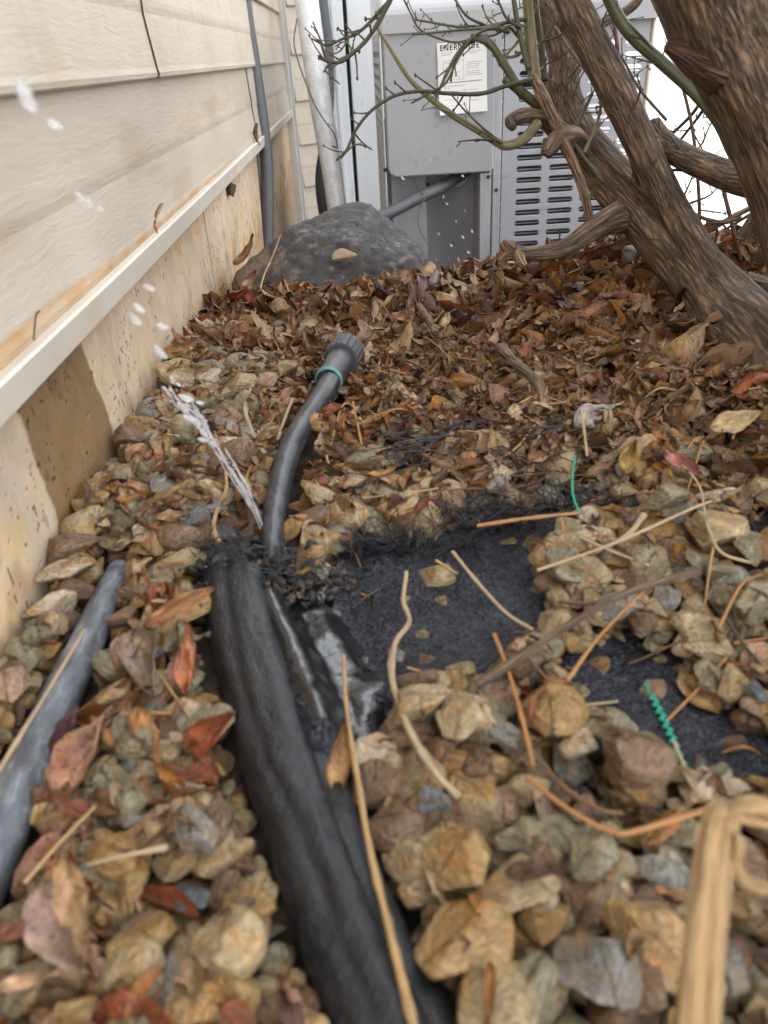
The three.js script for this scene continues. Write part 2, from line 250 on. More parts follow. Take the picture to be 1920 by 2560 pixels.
// ---------------------------------------------------------------- the air conditioner
{
  const ac = thing('air_conditioner', 'grey outdoor air conditioner with slotted panel and paper energy label', 'air conditioner', [0, 0, -2.4]);
  const paint = phys({ color: lin(0.47, 0.48, 0.50), map: T.paint, roughness: 0.38 });
  const dark = mat({ color: lin(0.03, 0.03, 0.032), roughness: 0.7 }), Y0 = -0.36, YT = 0.415;
  const slot = (x, y, w, h) => { const p = new THREE.Path(), r = h / 2; p.moveTo(x + r, y); p.lineTo(x + w - r, y); p.absarc(x + w - r, y + r, r, -Math.PI / 2, Math.PI / 2, false); p.lineTo(x + r, y + h); p.absarc(x + r, y + r, r, Math.PI / 2, Math.PI * 1.5, false); return p; };
  function grille(w, h, cols, rows) { // a sheet with rounded slots punched through
    const s = new THREE.Shape([[0, 0], [w, 0], [w, h], [0, h]].map((p) => new THREE.Vector2(...p)));
    for (const [x, sw] of cols) for (const y of rows) s.holes.push(slot(x, y, sw, 0.0175));
    return new THREE.ExtrudeGeometry(s, { depth: 0.001, bevelEnabled: true, bevelThickness: 0.0012, bevelSize: 0.0012, bevelSegments: 2, curveSegments: 5 });
  }
  const rows = []; for (let y = 0.075; y < 0.72; y += 0.0302) rows.push(y);
  const g1 = mesh('slotted_panel', grille(0.395, YT - Y0, [[0.041, 0.077], [0.137, 0.077], [0.233, 0.077], [0.329, 0.052]], rows), paint, ac, [0.692, Y0, -0.004]);
  // inside: finned coil behind the left of the slots, wire guard, the rest is open to the back
  const coil = mesh('coil', box(0.69, 0.93, Y0, YT, -0.10, -0.05), dark, ac);
  mesh('coil', box(0.932, 1.075, Y0, 0.03, -0.10, -0.05), dark, ac);
  for (let i = 0; i < 22; i++) mesh('guard_wire', new THREE.CylinderGeometry(0.0022, 0.0022, 0.39, 6).rotateZ(Math.PI / 2), paint, ac, [0.885, Y0 + 0.079 + i * 0.0302, -0.03]);
  mesh('corner_post', box(0.664, 0.688, Y0, YT, -0.02, 0.004, 0.004), paint, ac);
  mesh('corner_post', box(1.0885, 1.098, Y0, YT, -0.05, 0.004, 0.004), phys({ color: lin(0.62, 0.56, 0.42), roughness: 0.45 }), ac);  // sunlit edge put into the colour: warmer and paler than the grey cabinet
  // control box cover with soft corners, and the open service recess under it
  const cs = new THREE.Shape(); cs.moveTo(0.385, 0.060); cs.lineTo(0.655, 0.060); cs.lineTo(0.661, 0.066); cs.lineTo(0.661, YT); cs.lineTo(0.365, YT); cs.lineTo(0.365, 0.085); cs.quadraticCurveTo(0.366, 0.062, 0.385, 0.060);
  mesh('control_cover', new THREE.ExtrudeGeometry(cs, { depth: 0.08, bevelEnabled: true, bevelThickness: 0.012, bevelSize: 0.006, bevelSegments: 4 }).translate(0, 0, -0.085), paint, ac);
  mesh('recess_back', box(0.36, 0.664, Y0, 0.2, -0.16, -0.15), paint, ac);
  mesh('recess_panel', box(0.37, 0.475, Y0, 0.056, -0.149, -0.075), paint, ac);
  mesh('service_post', box(0.628, 0.662, Y0, 0.052, -0.13, 0.0, 0.003), paint, ac);
  const bracket = mesh('valve_bracket', box(0.478, 0.60, 0.0, 0.07, -0.14, -0.12), paint, ac);
  mesh('valve', new THREE.TorusGeometry(0.024, 0.011, 10, 24).translate(0.572, 0.035, -0.105), mat({ color: lin(0.5, 0.5, 0.48), roughness: 0.35 }), bracket);
  for (const [x, y] of [[0.488, 0.014], [0.60, 0.018], [0.53, 0.012]]) mesh('screw', new THREE.SphereGeometry(0.005, 8, 6), dark, bracket, [x - 0.004, y, -0.119]);
  // the top: an overhanging lid with a rounded shoulder
  const lp = new THREE.Shape(); lp.moveTo(-0.75, 0.42); lp.lineTo(0.006, 0.42); lp.lineTo(0.008, 0.452); lp.bezierCurveTo(0.004, 0.485, -0.03, 0.515, -0.09, 0.53); lp.lineTo(-0.75, 0.545);
  mesh('lid', new THREE.ExtrudeGeometry(lp, { depth: 0.735, bevelEnabled: true, bevelThickness: 0.012, bevelSize: 0.01, bevelSegments: 4 }).rotateY(-Math.PI / 2).translate(1.098, 0, 0), phys({ color: lin(0.46, 0.465, 0.48), roughness: 0.2, clearcoat: 0.5, clearcoatRoughness: 0.15 }), ac);
  // slotted side facing the house
  const side = []; for (let y = 0.02; y < 0.74; y += 0.0302) side.push(y);
  const gs = grille(0.66, YT - Y0, [[0.02, 0.10], [0.14, 0.10], [0.26, 0.10], [0.38, 0.10], [0.5, 0.10]], side).rotateY(Math.PI / 2); mesh('slotted_panel', gs, paint, ac, [0.350, Y0, -0.02]);
  mesh('coil', box(0.385, 0.41, Y0, YT - 0.01, -0.70, -0.17), dark, ac);
  mesh('base_pan', box(0.345, 1.10, Y0 - 0.05, Y0 - 0.001, -0.74, 0.004), paint, ac);
  for (const [x, y, z] of [[0.376, 0.437, 0.012], [0.652, 0.077, 0.0], [0.652, 0.042, 0.001], [0.676, 0.005, 0.004], [0.352, 0.075, -0.02], [0.352, 0.43, -0.03]]) mesh('screw', new THREE.SphereGeometry(0.0055, 10, 8).scale(1, 1, 0.6), dark, ac, [x, y, z + 0.002]);

  // the paper energy label, lower edge curling off the metal
  const cv = document.createElement('canvas'); cv.width = 512; cv.height = 660; const c = cv.getContext('2d');
  c.fillStyle = '#f4f3ee'; c.fillRect(0, 0, 512, 660); c.fillStyle = '#1c1c1c'; c.font = 'bold 74px sans-serif'; c.textAlign = 'left'; c.fillText('ENERGUIDE', 26, 72, 452);
  const R = rng(3), line = (x, y, w, hgt = 5, col = '#8c8c8c') => { c.fillStyle = col; let p = x; while (p < x + w) { const k = 8 + R() * 26; c.fillRect(p, y, Math.min(k, x + w - p), hgt); p += k + 6; } };
  line(40, 92, 130); line(40, 108, 100); line(320, 92, 130); line(320, 108, 90);
  c.strokeStyle = '#777'; c.lineWidth = 3; c.strokeRect(60, 165, 210, 175); line(80, 185, 150); c.fillStyle = '#666'; c.font = 'bold 44px sans-serif'; c.fillText('13', 84, 248); line(80, 270, 160); line(80, 290, 120); line(80, 310, 150);
  for (let k = 0; k < 7; k++) line(300, 190 + k * 18 + (k > 3 ? 10 : 0), 165 - R() * 40);
  c.fillStyle = '#222'; c.fillRect(50, 362, 410, 6); line(55, 395, 230); line(55, 412, 60); line(55, 470, 180, 4); line(260, 436, 30, 16, '#9fc3d8'); line(310, 440, 110, 9, '#a9c8d8'); line(55, 520, 120, 4); line(330, 540, 90, 4); line(55, 580, 250, 3);
  const lt = new THREE.CanvasTexture(cv); lt.colorSpace = THREE.SRGBColorSpace;
  const lg = new THREE.PlaneGeometry(0.134, 0.172, 14, 22), lp2 = lg.attributes.position;
  for (let i = 0; i < lp2.count; i++) { const x = lp2.getX(i) / 0.067, y = lp2.getY(i) / 0.086; lp2.setZ(i, 0.0025 + 0.004 * Math.max(0, -y) ** 2 + 0.012 * Math.max(0, -y - 0.5) * Math.max(0, -x + 0.2) + 0.006 * Math.max(0, x - 0.6) * Math.max(0, y) + 0.0012 * fbm(x * 2, y * 3, 1, 2)); }
  lg.computeVertexNormals(); const lab = mesh('energy_label', lg, mat({ map: lt, color: lin(0.86, 0.86, 0.86), roughness: 0.6, side: THREE.DoubleSide }), ac, [0.5745, 0.298, 0.0085]); lab.rotation.z = 0.03; tag(lab, 'white paper energy label with bold black heading');

  tag(mesh('conduit', limb([[0.6129, 0.0466, -2.543], [0.5655, 0.0334, -2.4711], [0.5035, 0.0151, -2.4138], [0.43, -0.0028, -2.3569], [0.3593, -0.0238, -2.3096], [0.291, -0.0393, -2.2774], [0.2106, -0.058, -2.255]], Array(7).fill(0.0175), { seg: 18, step: 0.004, rough: (a, s) => 1 + 0.012 * Math.sin(s / 0.008 * 2 * Math.PI) }), mat({ color: lin(0.07, 0.073, 0.078), roughness: 0.45 })), 'grey flexible conduit entering the recess of the air conditioner', 'conduit');
  tag(mesh('wire', limb([[0.4344, 0.0458, -2.4328], [0.446, 0.018, -2.381], [0.459, 0.0086, -2.3285], [0.4405, -0.0246, -2.3085], [0.4361, -0.0643, -2.2846], [0.4592, -0.1112, -2.2562]], Array(6).fill(0.0015), { seg: 5 }), mat({ color: lin(0.12, 0.10, 0.09) })), 'thin wire hanging from the grey conduit before the recess', 'wire');
}
// ---------------------------------------------------------------- where hose, pipe, fabric and boulder lie in the bed
const hosePts = [[0.2266, 0.042, -0.8682], [0.216, 0.041, -0.8084], [0.2012, 0.039, -0.7508], [0.1876, 0.037, -0.6892], [0.1813, 0.034, -0.6274], [0.1794, 0.031, -0.5775], [0.179, 0.028, -0.5407], [0.1803, 0.024, -0.5119], [0.1811, 0.012, -0.4934]];
const pipePts = [[0.0489, 0.004, -0.532], [0.0526, 0.012, -0.4908], [0.0542, 0.016, -0.4237], [0.0534, 0.017, -0.3601], [0.0546, 0.018, -0.303], [0.0556, 0.018, -0.2425], [0.0581, 0.018, -0.1867]];
const rollPts = [[0.147, 0.016, -0.524], [0.1703, 0.017, -0.4235], [0.197, 0.018, -0.3404], [0.2163, 0.018, -0.2835], [0.2309, 0.018, -0.2399], [0.2477, 0.018, -0.1944], [0.2601, 0.018, -0.1645], [0.2707, 0.018, -0.1371], [0.2782, 0.018, -0.1135]];
const rollR = [0.029, 0.026, 0.0255, 0.0245, 0.023, 0.0225, 0.023, 0.024, 0.025];
const fabricPatches = [
  [[0.2179, 0, -0.3217], [0.2009, 0, -0.4624], [0.2286, 0, -0.5077], [0.2558, 0, -0.5348], [0.2989, 0, -0.5299], [0.3423, 0, -0.5609], [0.4021, 0, -0.573], [0.3867, 0, -0.4966], [0.383, 0, -0.4274], [0.3413, 0, -0.3807], [0.2713, 0, -0.3675], [0.2658, 0, -0.3141]],
  [[0.3887, 0, -0.3875], [0.423, 0, -0.4008], [0.4537, 0, -0.3768], [0.4733, 0, -0.3332], [0.496, 0, -0.3018], [0.4887, 0, -0.276], [0.4368, 0, -0.277], [0.4188, 0, -0.3014], [0.3835, 0, -0.3353]],
  [[0.3911, 0, -0.5589], [0.4516, 0, -0.5869], [0.4662, 0, -0.5498], [0.4087, 0, -0.5276]],
  [[0.5665, 0, -0.5377], [0.6086, 0, -0.5515], [0.6128, 0, -0.5108], [0.5602, 0, -0.4966]],
].map((p) => p.map(([x, , z]) => [x, z]));
const inside = (poly, x, z) => { let c = false; for (let i = 0, j = poly.length - 1; i < poly.length; j = i++) { const [xi, zi] = poly[i], [xj, zj] = poly[j]; if ((zi > z) !== (zj > z) && x < (xj - xi) * (z - zi) / (zj - zi) + xi) c = !c; } return c; };
const inFabric = (x, z) => fabricPatches.some((p) => inside(p, x, z));
const toLine = (pts, x, z) => { let m = 9; for (let i = 0; i + 1 < pts.length; i++) { const [ax, , az] = pts[i], [bx, , bz] = pts[i + 1], dx = bx - ax, dz = bz - az, t = clamp(((x - ax) * dx + (z - az) * dz) / (dx * dx + dz * dz)); m = Math.min(m, Math.hypot(x - ax - t * dx, z - az - t * dz)); } return m; };
const rock0 = { x: 0.222, z: -1.48, rx: 0.145, rz: 0.11 };
const inRock = (x, z, pad = 0) => ((x - rock0.x) / (rock0.rx + pad)) ** 2 + ((z - rock0.z) / (rock0.rz + pad)) ** 2 < 1;

// heights of what has already fallen, on a 4 mm grid
const HX0 = -0.03, HZ0 = -1.80, HS = 0.004, HNX = 360, HNZ = 520, heights = new Float32Array(HNX * HNZ);
for (let j = 0; j < HNZ; j++) for (let i = 0; i < HNX; i++) heights[j * HNX + i] = ground(HX0 + i * HS, HZ0 + j * HS);
function around(x, z, r, fn) { const i0 = Math.max(0, Math.floor((x - r - HX0) / HS)), i1 = Math.min(HNX - 1, Math.ceil((x + r - HX0) / HS)), j0 = Math.max(0, Math.floor((z - r - HZ0) / HS)), j1 = Math.min(HNZ - 1, Math.ceil((z + r - HZ0) / HS));
  for (let j = j0; j <= j1; j++) for (let i = i0; i <= i1; i++) { const d = Math.hypot(HX0 + i * HS - x, HZ0 + j * HS - z) / r; if (d < 1) fn(j * HNX + i, d, HX0 + i * HS - x, HZ0 + j * HS - z); } }
const heightAt = (x, z) => heights[clamp(Math.round((z - HZ0) / HS), 0, HNZ - 1) * HNX + clamp(Math.round((x - HX0) / HS), 0, HNX - 1)];
const meanHeight = (x, z, r) => { let s = 0, n = 0; around(x, z, r, (k) => { s += heights[k]; n++; }); return n ? s / n : ground(x, z); };
const eye = new THREE.Vector3();
const inView = (x, y, z, m) => { eye.set(x, y, z).applyMatrix4(camera.matrixWorldInverse); if (eye.z > -0.05) return false; eye.applyMatrix4(camera.projectionMatrix); return Math.abs(eye.x) < m && Math.abs(eye.y) < m; };

// ---------------------------------------------------------------- gravel
function stoneGeometry(seed, detail) {
  const r = rng(seed), g = mergeVertices(new THREE.IcosahedronGeometry(1, detail).deleteAttribute('uv').deleteAttribute('normal'), 1e-4), p = g.attributes.position, planes = [], col = [], uv = [], v = new THREE.Vector3();
  for (let i = 0, n = 8 + Math.floor(r() * 4); i < n; i++) { const d = new THREE.Vector3(r() * 2 - 1, r() * 2 - 1, r() * 2 - 1).normalize(); planes.push([d, 0.46 + 0.34 * r()]); }
  const sx = 0.85 + r() * 0.5, sy = 0.5 + r() * 0.3, sz = 0.75 + r() * 0.35, o = r() * 50;
  for (let i = 0; i < p.count; i++) {
    v.fromBufferAttribute(p, i).normalize(); uv.push(Math.atan2(v.z, v.x) / Math.PI * 1.5, v.y * 1.2);
    let s = Math.pow(0.98, 80); for (const [d, k] of planes) { const t = v.dot(d) / k; if (t > 0) s += t ** 80; }
    const rad = s ** (-1 / 80) * 1.34 * (1 + 0.032 * fbm(v.x * 2.2 + o, v.y * 2.2, v.z * 2.2, 3) + 0.03 * fbm(v.x * 8 + o, v.y * 8, v.z * 8, 3));
    p.setXYZ(i, v.x * rad * sx, v.y * rad * sy, v.z * rad * sz);
    const a = fbm(v.x * 1.7 + o, v.y * 1.7 + 5, v.z * 1.7, 5), b = fbm(v.x * 9 + o, v.y * 9, v.z * 9 + 8, 3), rust = smooth(-0.05, 0.35, a + 0.25 * b), pale = smooth(0.2, 0.55, -a + 0.5 * b), speck = n3(v.x * 17 + o, v.y * 17, v.z * 17) > 0.55 ? 0.62 : 1, k = (0.95 + 0.55 * b) * speck;
    col.push(k * (1 + 0.12 * rust + 0.28 * pale), k * (1 - 0.10 * rust + 0.28 * pale), k * (1 - 0.36 * rust + 0.28 * pale));
  }
  g.setAttribute('uv', new THREE.Float32BufferAttribute(uv, 2)); g.setAttribute('color', new THREE.Float32BufferAttribute(col, 3)); return toCreasedNormals(g, 0.42);
}
const stoneForm = (g) => { g.computeBoundingBox(); const b = g.boundingBox.getSize(new THREE.Vector3()), h = b.y / Math.max(b.x, b.z), l = Math.min(b.x, b.z) / Math.max(b.x, b.z); return h < 0.52 ? 'flat' : l < 0.72 ? 'long' : 'blocky'; };
const stoneFine = [], stoneCoarse = []; for (let i = 0; i < 18; i++) { stoneFine.push(stoneGeometry(100 + i * 7, 10)); stoneCoarse.push(stoneGeometry(100 + i * 7, 4)); }
const stoneKinds = [
  ['ochre', lin(0.285, 0.172, 0.062), 3.6], ['tan', lin(0.31, 0.225, 0.118), 5.5], ['brown', lin(0.145, 0.085, 0.044), 3.8], ['olive grey', lin(0.21, 0.182, 0.108), 4.8], ['grey', lin(0.20, 0.185, 0.155), 1.8], ['blue grey', lin(0.125, 0.13, 0.13), 0.4], ['pale cream', lin(0.43, 0.335, 0.225), 1], ['pinkish', lin(0.31, 0.195, 0.125), 1.2],
];
const stoneMats = stoneKinds.map(([, c]) => mat({ color: c, vertexColors: true, bumpMap: T.stoneBump, bumpScale: 0.0024, roughness: 0.38 }));
const pick = (list, r) => { let t = 0; for (const e of list) t += e[2]; t *= r(); for (let i = 0; i < list.length; i++) if ((t -= list[i][2]) < 0) return i; return 0; };
const stones = [], E = new THREE.Euler(), Q = new THREE.Quaternion();
const leafShare = (x, z) => { const c = x > 0.3 ? lerp(-0.69, -0.63, smooth(0.3, 0.55, x)) : lerp(-1.02, -0.69, smooth(0.09, 0.2, x)); return smooth(c + 0.10, c - 0.10, z); };
{
  const r = rng(77);
  const drop = (x, z, rad, kind, sink = 0.5) => {
    let top = -9; around(x, z, rad * 0.55, (k) => { top = Math.max(top, heights[k]); }); const base = lerp(meanHeight(x, z, rad * 0.75), Math.max(top, -1), 0.45), y = base + rad * sink; Q.setFromEuler(E.set((r() - 0.5) * 0.9, r() * 6.28, (r() - 0.5) * 0.9));
    stones.push({ x, y, z, rad, q: Q.clone(), v: Math.floor(r() * stoneFine.length), kind });
    around(x, z, rad * 1.05, (k, d) => { heights[k] = Math.max(heights[k], y + rad * 0.72 * Math.sqrt(1 - d * d)); });
  };
  for (let n = 0; n < 23000; n++) {
    const x = -0.01 + r() * 0.95, z = -1.1 + r() * 1.05, late = n > 4500; const tiny = n > 4500 && n < 8500; let rad = tiny ? 0.003 + 0.003 * r() : late ? 0.0048 + 0.0062 * r() ** 1.6 : 0.004 + 0.005 * r();
    if (late && !tiny && r() < 0.06) rad = 0.0115 + 0.004 * r(); if (late && !tiny) rad *= 1 + 0.42 * smooth(-0.36, -0.55, z);
    if (r() < Math.max(leafShare(x, z), leafShare(x, z - 0.12) * (x > 0.16 ? 0.82 : 0)) * 0.97 || !inView(x, 0.01, z, 1.45) || x < rad * 0.6) continue;
    if (toLine(hosePts, x, z) < 0.012 + rad * 0.8 || toLine(pipePts, x, z) < 0.014 + rad * 0.95 || toLine(rollPts, x, z) < 0.030 + rad * 0.6 || inRock(x, z)) continue;
    let fab = inFabric(x, z); for (let a = 0; a < 6 && !fab; a++) fab = inFabric(x + rad * 0.8 * Math.cos(a), z + rad * 0.8 * Math.sin(a)); if (fab && r() < (rad > 0.009 ? 1 : 0.975)) continue;
    if (late && !tiny && meanHeight(x, z, rad) > 0.016 + 0.007 * r()) continue;
    drop(x, z, rad, pick(stoneKinds, r), late ? 0.5 : 0.3);
  }
  // the stones one notices: [spot, radius, kind]
  for (const [p, rad, kind] of [[[[0.069, 0.02, -0.9027]], 0.026, 6], [[[0.0534, 0.02, -0.7026]], 0.024, 0], [[[0.1119, 0.02, -0.5538]], 0.018, 5], [[[0.0533, 0.02, -0.6471]], 0.022, 3], [[[0.1116, 0.02, -0.708]], 0.024, 6], [[[0.3951, 0.02, -0.2767]], 0.026, 2], [[[0.3742, 0.02, -0.2946]], 0.016, 6], [[[0.5033, 0.02, -0.5358]], 0.024, 3], [[[0.4084, 0.02, -0.4534]], 0.023, 3], [[[0.3136, 0.012, -0.4976]], 0.020, 1], [[[0.4163, 0.012, -0.5056]], 0.016, 3], [[[0.5137, 0.02, -0.4002]], 0.028, 3], [[[0.117, 0.02, -0.3233]], 0.019, 3], [[[0.1639, 0.02, -0.2528]], 0.020, 4], [[[0.3761, 0.02, -0.1826]], 0.023, 0], [[[0.2966, 0.02, -0.188]], 0.027, 0], [[[0.2788, 0.02, -0.2401]], 0.022, 1], [[[0.325, 0.02, -0.211]], 0.023, 1], [[[0.2857, 0.015, -0.5632]], 0.022, 1], [[[0.2865, 0.02, -0.26]], 0.013, 5], [[[0.3075, 0.02, -0.3105]], 0.019, 1], [[[0.2856, 0.02, -0.3269]], 0.020, 1], [[[0.3708, 0.02, -0.5882]], 0.022, 4], [[[0.1919, 0.02, -0.2112]], 0.021, 0], [[[0.1908, 0.02, -0.1869]], 0.020, 1], [[[0.3587, 0.02, -0.2216]], 0.014, 3], [[[0.4839, 0.02, -0.3744]], 0.019, 1]]) { const [x, , z] = p[0]; drop(x, z, rad * 0.6, kind, 0.45); }
}

// ---------------------------------------------------------------- dry leaves
function leafGeometry(seed, n = 11, m = 4) {
  const r = rng(seed), W = 0.15 + 0.12 * r(), fold = r() < 0.6 ? 0.3 + 0.9 * r() : 0, cup = (r() < 0.75 ? 1 : -1) * (0.3 + 1.9 * r()), bend = (r() - 0.35) * 2.8, twist = (r() - 0.5) * 1.8, wr = 0.03 + 0.06 * r(), o = r() * 90, skew = (r() - 0.5) * 0.25, tear = r() < 0.35 ? 0.3 + r() * 0.5 : 2;
  const pos = [], uv = [], idx = [], p = new THREE.Vector3(), stalk = r() < 0.6 ? 2 : 0, rows = n + stalk;
  for (let i = 0; i <= rows; i++) {
    const t = (i - stalk) / n, tt = clamp(t); let w = W * Math.sin(Math.PI * tt ** 0.82) ** 0.72 * (1 - 0.30 * smooth(0.72, 1, tt)) + 0.006; if (t < 0) w = 0.007;
    for (let j = -m; j <= m; j++) {
      let v = j / m, ww = w * (1 + 0.14 * n3(t * 7 + o, j > 0 ? 3 : 9, 1)); if (j > 0 && tt > tear) ww *= 0.25 + 0.5 * Math.abs(n3(t * 17 + o, 2, 2));
      const a = v * cup * (0.6 + 0.6 * tt), c = Math.abs(a) > 1e-3 ? ww * Math.abs(v) / Math.abs(a) : ww, zz = Math.abs(a) > 1e-3 ? Math.sin(a) * c * Math.sign(cup) : v * ww, yy = Math.abs(a) > 1e-3 ? (1 - Math.cos(a)) * c * Math.sign(cup) : 0;
      const k = t - 0.5, tw = twist * k; p.set(0, yy * Math.cos(tw) - zz * Math.sin(tw), yy * Math.sin(tw) + zz * Math.cos(tw) + skew * tt * tt * 0.4);
      const b = bend * k, R = Math.abs(bend) > 0.05 ? 1 / bend : 0; p.x = R ? Math.sin(b) * R - Math.sin(b) * p.y : k; p.y = R ? (1 - Math.cos(b)) * R + Math.cos(b) * p.y : p.y;
      p.y += wr * fbm(t * 5 + o, v * 2.2, 3, 3) * 2 + 0.02 * v * v * n3(t * 9 + o, j > 0 ? 1 : 5, 7);
      p.y += fold * Math.abs(v) * ww * 0.9;
      pos.push(p.x, p.y, p.z); uv.push(v * 0.5 + 0.5, tt);
      if (i < rows && j < m) { const q = i * (2 * m + 1) + j + m; idx.push(q, q + 1, q + 2 * m + 1, q + 1, q + 2 * m + 2, q + 2 * m + 1); }
    }
  }
  const g = indexed(pos, uv, idx); g.computeBoundingBox(); g.translate(0, -g.boundingBox.min.y * 0.5 - g.boundingBox.max.y * 0.5, 0); return g;
}
const leafForm = (g) => { g.computeBoundingBox(); const b = g.boundingBox.getSize(new THREE.Vector3()); return b.z < 0.22 ? 'narrow rolled' : b.y > 0.42 ? 'strongly curled' : b.y > 0.26 ? 'cupped' : 'nearly flat'; };
const leafGeos = []; for (let i = 0; i < 20; i++) leafGeos.push(leafGeometry(500 + i * 13));
const leafKinds = [
  ['medium brown', lin(0.27, 0.135, 0.054), 5], ['tan', lin(0.43, 0.265, 0.125), 6], ['dark brown', lin(0.13, 0.065, 0.031), 2.2], ['orange brown', lin(0.42, 0.18, 0.043), 3.6], ['pale beige', lin(0.55, 0.39, 0.235), 3.2], ['purplish brown', lin(0.18, 0.088, 0.068), 1.4], ['greyish brown', lin(0.28, 0.20, 0.135), 1.6], ['rust red', lin(0.32, 0.095, 0.036), 1], ['pinkish', lin(0.46, 0.24, 0.15), 1],
];
const leafMats = leafKinds.map(([, c]) => mat({ color: c, map: T.leaf, bumpMap: T.leafBump, bumpScale: 0.0016, roughness: 0.48, side: THREE.DoubleSide }));
const leaves = [];
{
  const r = rng(991), gauss = () => (r() + r() + r() - 1.5) * 1.15;
  const lay = (x, z, len, kind, fluff, tilt, lift = 0) => {
    const y = meanHeight(x, z, len * 0.3) + 0.0015 + fluff * 0.5 + lift; const e = len * 0.25, sx = (meanHeight(x + e, z, 0.008) - meanHeight(x - e, z, 0.008)) / (2 * e), sz = (meanHeight(x, z + e, 0.008) - meanHeight(x, z - e, 0.008)) / (2 * e);
    Q.setFromUnitVectors(new THREE.Vector3(0, 1, 0), new THREE.Vector3(-clamp(sx, -0.8, 0.8) + gauss() * tilt, 1, -clamp(sz, -0.8, 0.8) + gauss() * tilt).normalize()).multiply(new THREE.Quaternion().setFromAxisAngle(new THREE.Vector3(0, 1, 0), r() * 6.28));
    leaves.push({ x, y, z, rad: len * 0.34, len, q: Q.clone(), v: Math.floor(r() * leafGeos.length), kind, flip: r() < 0.3 });
    around(x, z, len * 0.36, (k, d) => { heights[k] = Math.max(heights[k], lerp(heights[k], y, 0.5)) + fluff * 0.35 * (1 - d); });
  };
  globalThis.layLeaf = lay;
  const kindAt = () => pick(leafKinds, r);
  for (let n = 0; n < 6200; n++) {
    const x = 0.005 + r() * 1.15, z = -1.72 + r() * 1.15, s = leafShare(x, z); if (r() > s || inRock(x, z, -0.012) || !inView(x, 0.03, z, 1.4)) continue;
    if (toLine(hosePts, x, z) < 0.020) continue;
    const far = smooth(-0.9, -1.3, z), len = 0.018 + 0.034 * r() + (0.046 * r() ** 1.5 + 0.020) * Math.max(far, smooth(0.4, 0.6, x));
    if (r() < smooth(-1.45, -1.6, z)) continue;
    lay(x, z, len, kindAt(), (0.0040 + 0.004 * r()) * (1 - 0.55 * far * smooth(0.5, 0.3, x)), 0.85 + 0.55 * far);
  }
  for (let n = 0; n < 1500; n++) { // the newest, largest leaves on top of the drift
    const x = 0.01 + r() * 1.0, z = -1.52 + r() * 0.85; if (r() > leafShare(x, z) || r() > 0.45 + 0.55 * smooth(0.35, 0.55, x) || inRock(x, z, 0.0) || !inView(x, 0.03, z, 1.25) || toLine(hosePts, x, z) < 0.035) continue;
    lay(x, z, 0.036 + 0.040 * r() ** 1.3, [0, 1, 1, 3, 3, 4, 7, 5, 8][Math.floor(r() * 9)], 0.004, 0.95);
  }
  // broken crumbs of leaf where litter thins out over the gravel
  for (let n = 0; n < 8500; n++) {
    const x = 0.01 + r() * 0.95, z = -1.05 + r() * 0.95; const w = smooth(-0.42, -0.62, z) * 0.93 * (x < 0.14 ? 0.45 : 1) + 0.15; if (r() > w || !inView(x, 0.02, z, 1.3) || inFabric(x, z) && r() < 0.96) continue;
    if (toLine(hosePts, x, z) < 0.016 || toLine(pipePts, x, z) < 0.018 || toLine(rollPts, x, z) < 0.03 || x > 0.45 && z > -0.5 && r() < 0.5) continue;
    lay(x, z, 0.009 + 0.018 * r(), pick(leafKinds, r), 0.0015, 0.55);
  }
  for (let n = 0; n < 900; n++) { // broken leaves thinning out over the stones between the drift and the fabric
    const x = 0.17 + r() * 0.65, z = -0.84 + r() * 0.30; if (r() > smooth(-0.55, -0.68, z) || toLine(hosePts, x, z) < 0.022 || inFabric(x, z)) continue;
    lay(x, z, 0.014 + 0.024 * r(), pick(leafKinds, r), 0.002, 0.6);
  }
  // whole leaves lying on the gravel between pipe and fabric roll, and here and there
  for (let n = 0; n < 240; n++) {
    const left = n < 150, x = left ? 0.03 + r() * 0.13 : 0.02 + r() * 0.7, z = left ? -0.62 + r() * 0.5 : -0.75 + r() * 0.55; if (toLine(pipePts, x, z) < 0.024 || toLine(rollPts, x, z) < 0.036 || toLine(hosePts, x, z) < 0.02 || inFabric(x, z)) continue;
    lay(x, z, 0.024 + 0.028 * r(), left ? [1, 3, 4, 6, 7, 8, 0, 0][Math.floor(r() * 8)] : pick(leafKinds, r), 0.003, 0.35);
  }
}

// which of them show: splat everything into a small depth picture and count what each owns
{
  const w = 384, h = 512, depth = new Float32Array(w * h).fill(9), owner = new Int32Array(w * h).fill(-1), all = [...stones, ...leaves], p = new THREE.Vector3();
  all.forEach((o, n) => {
    p.set(o.x, o.y, o.z).applyMatrix4(camera.matrixWorldInverse); const d = -p.z; if (d < 0.05) return; p.applyMatrix4(camera.projectionMatrix);
    const cx = (p.x * 0.5 + 0.5) * w, cy = (0.5 - p.y * 0.5) * h, rr = o.rad * 0.85 / d * (h / 2) / Math.tan(34 * Math.PI / 180); o.seen = 0;
    for (let j = Math.max(0, Math.floor(cy - rr)); j < Math.min(h, cy + rr); j++) for (let i = Math.max(0, Math.floor(cx - rr)); i < Math.min(w, cx + rr); i++) if ((i - cx) ** 2 + (j - cy) ** 2 < rr * rr && d < depth[j * w + i]) { depth[j * w + i] = d; owner[j * w + i] = n; }
  });
  for (const n of owner) if (n >= 0) all[n].seen++;
}
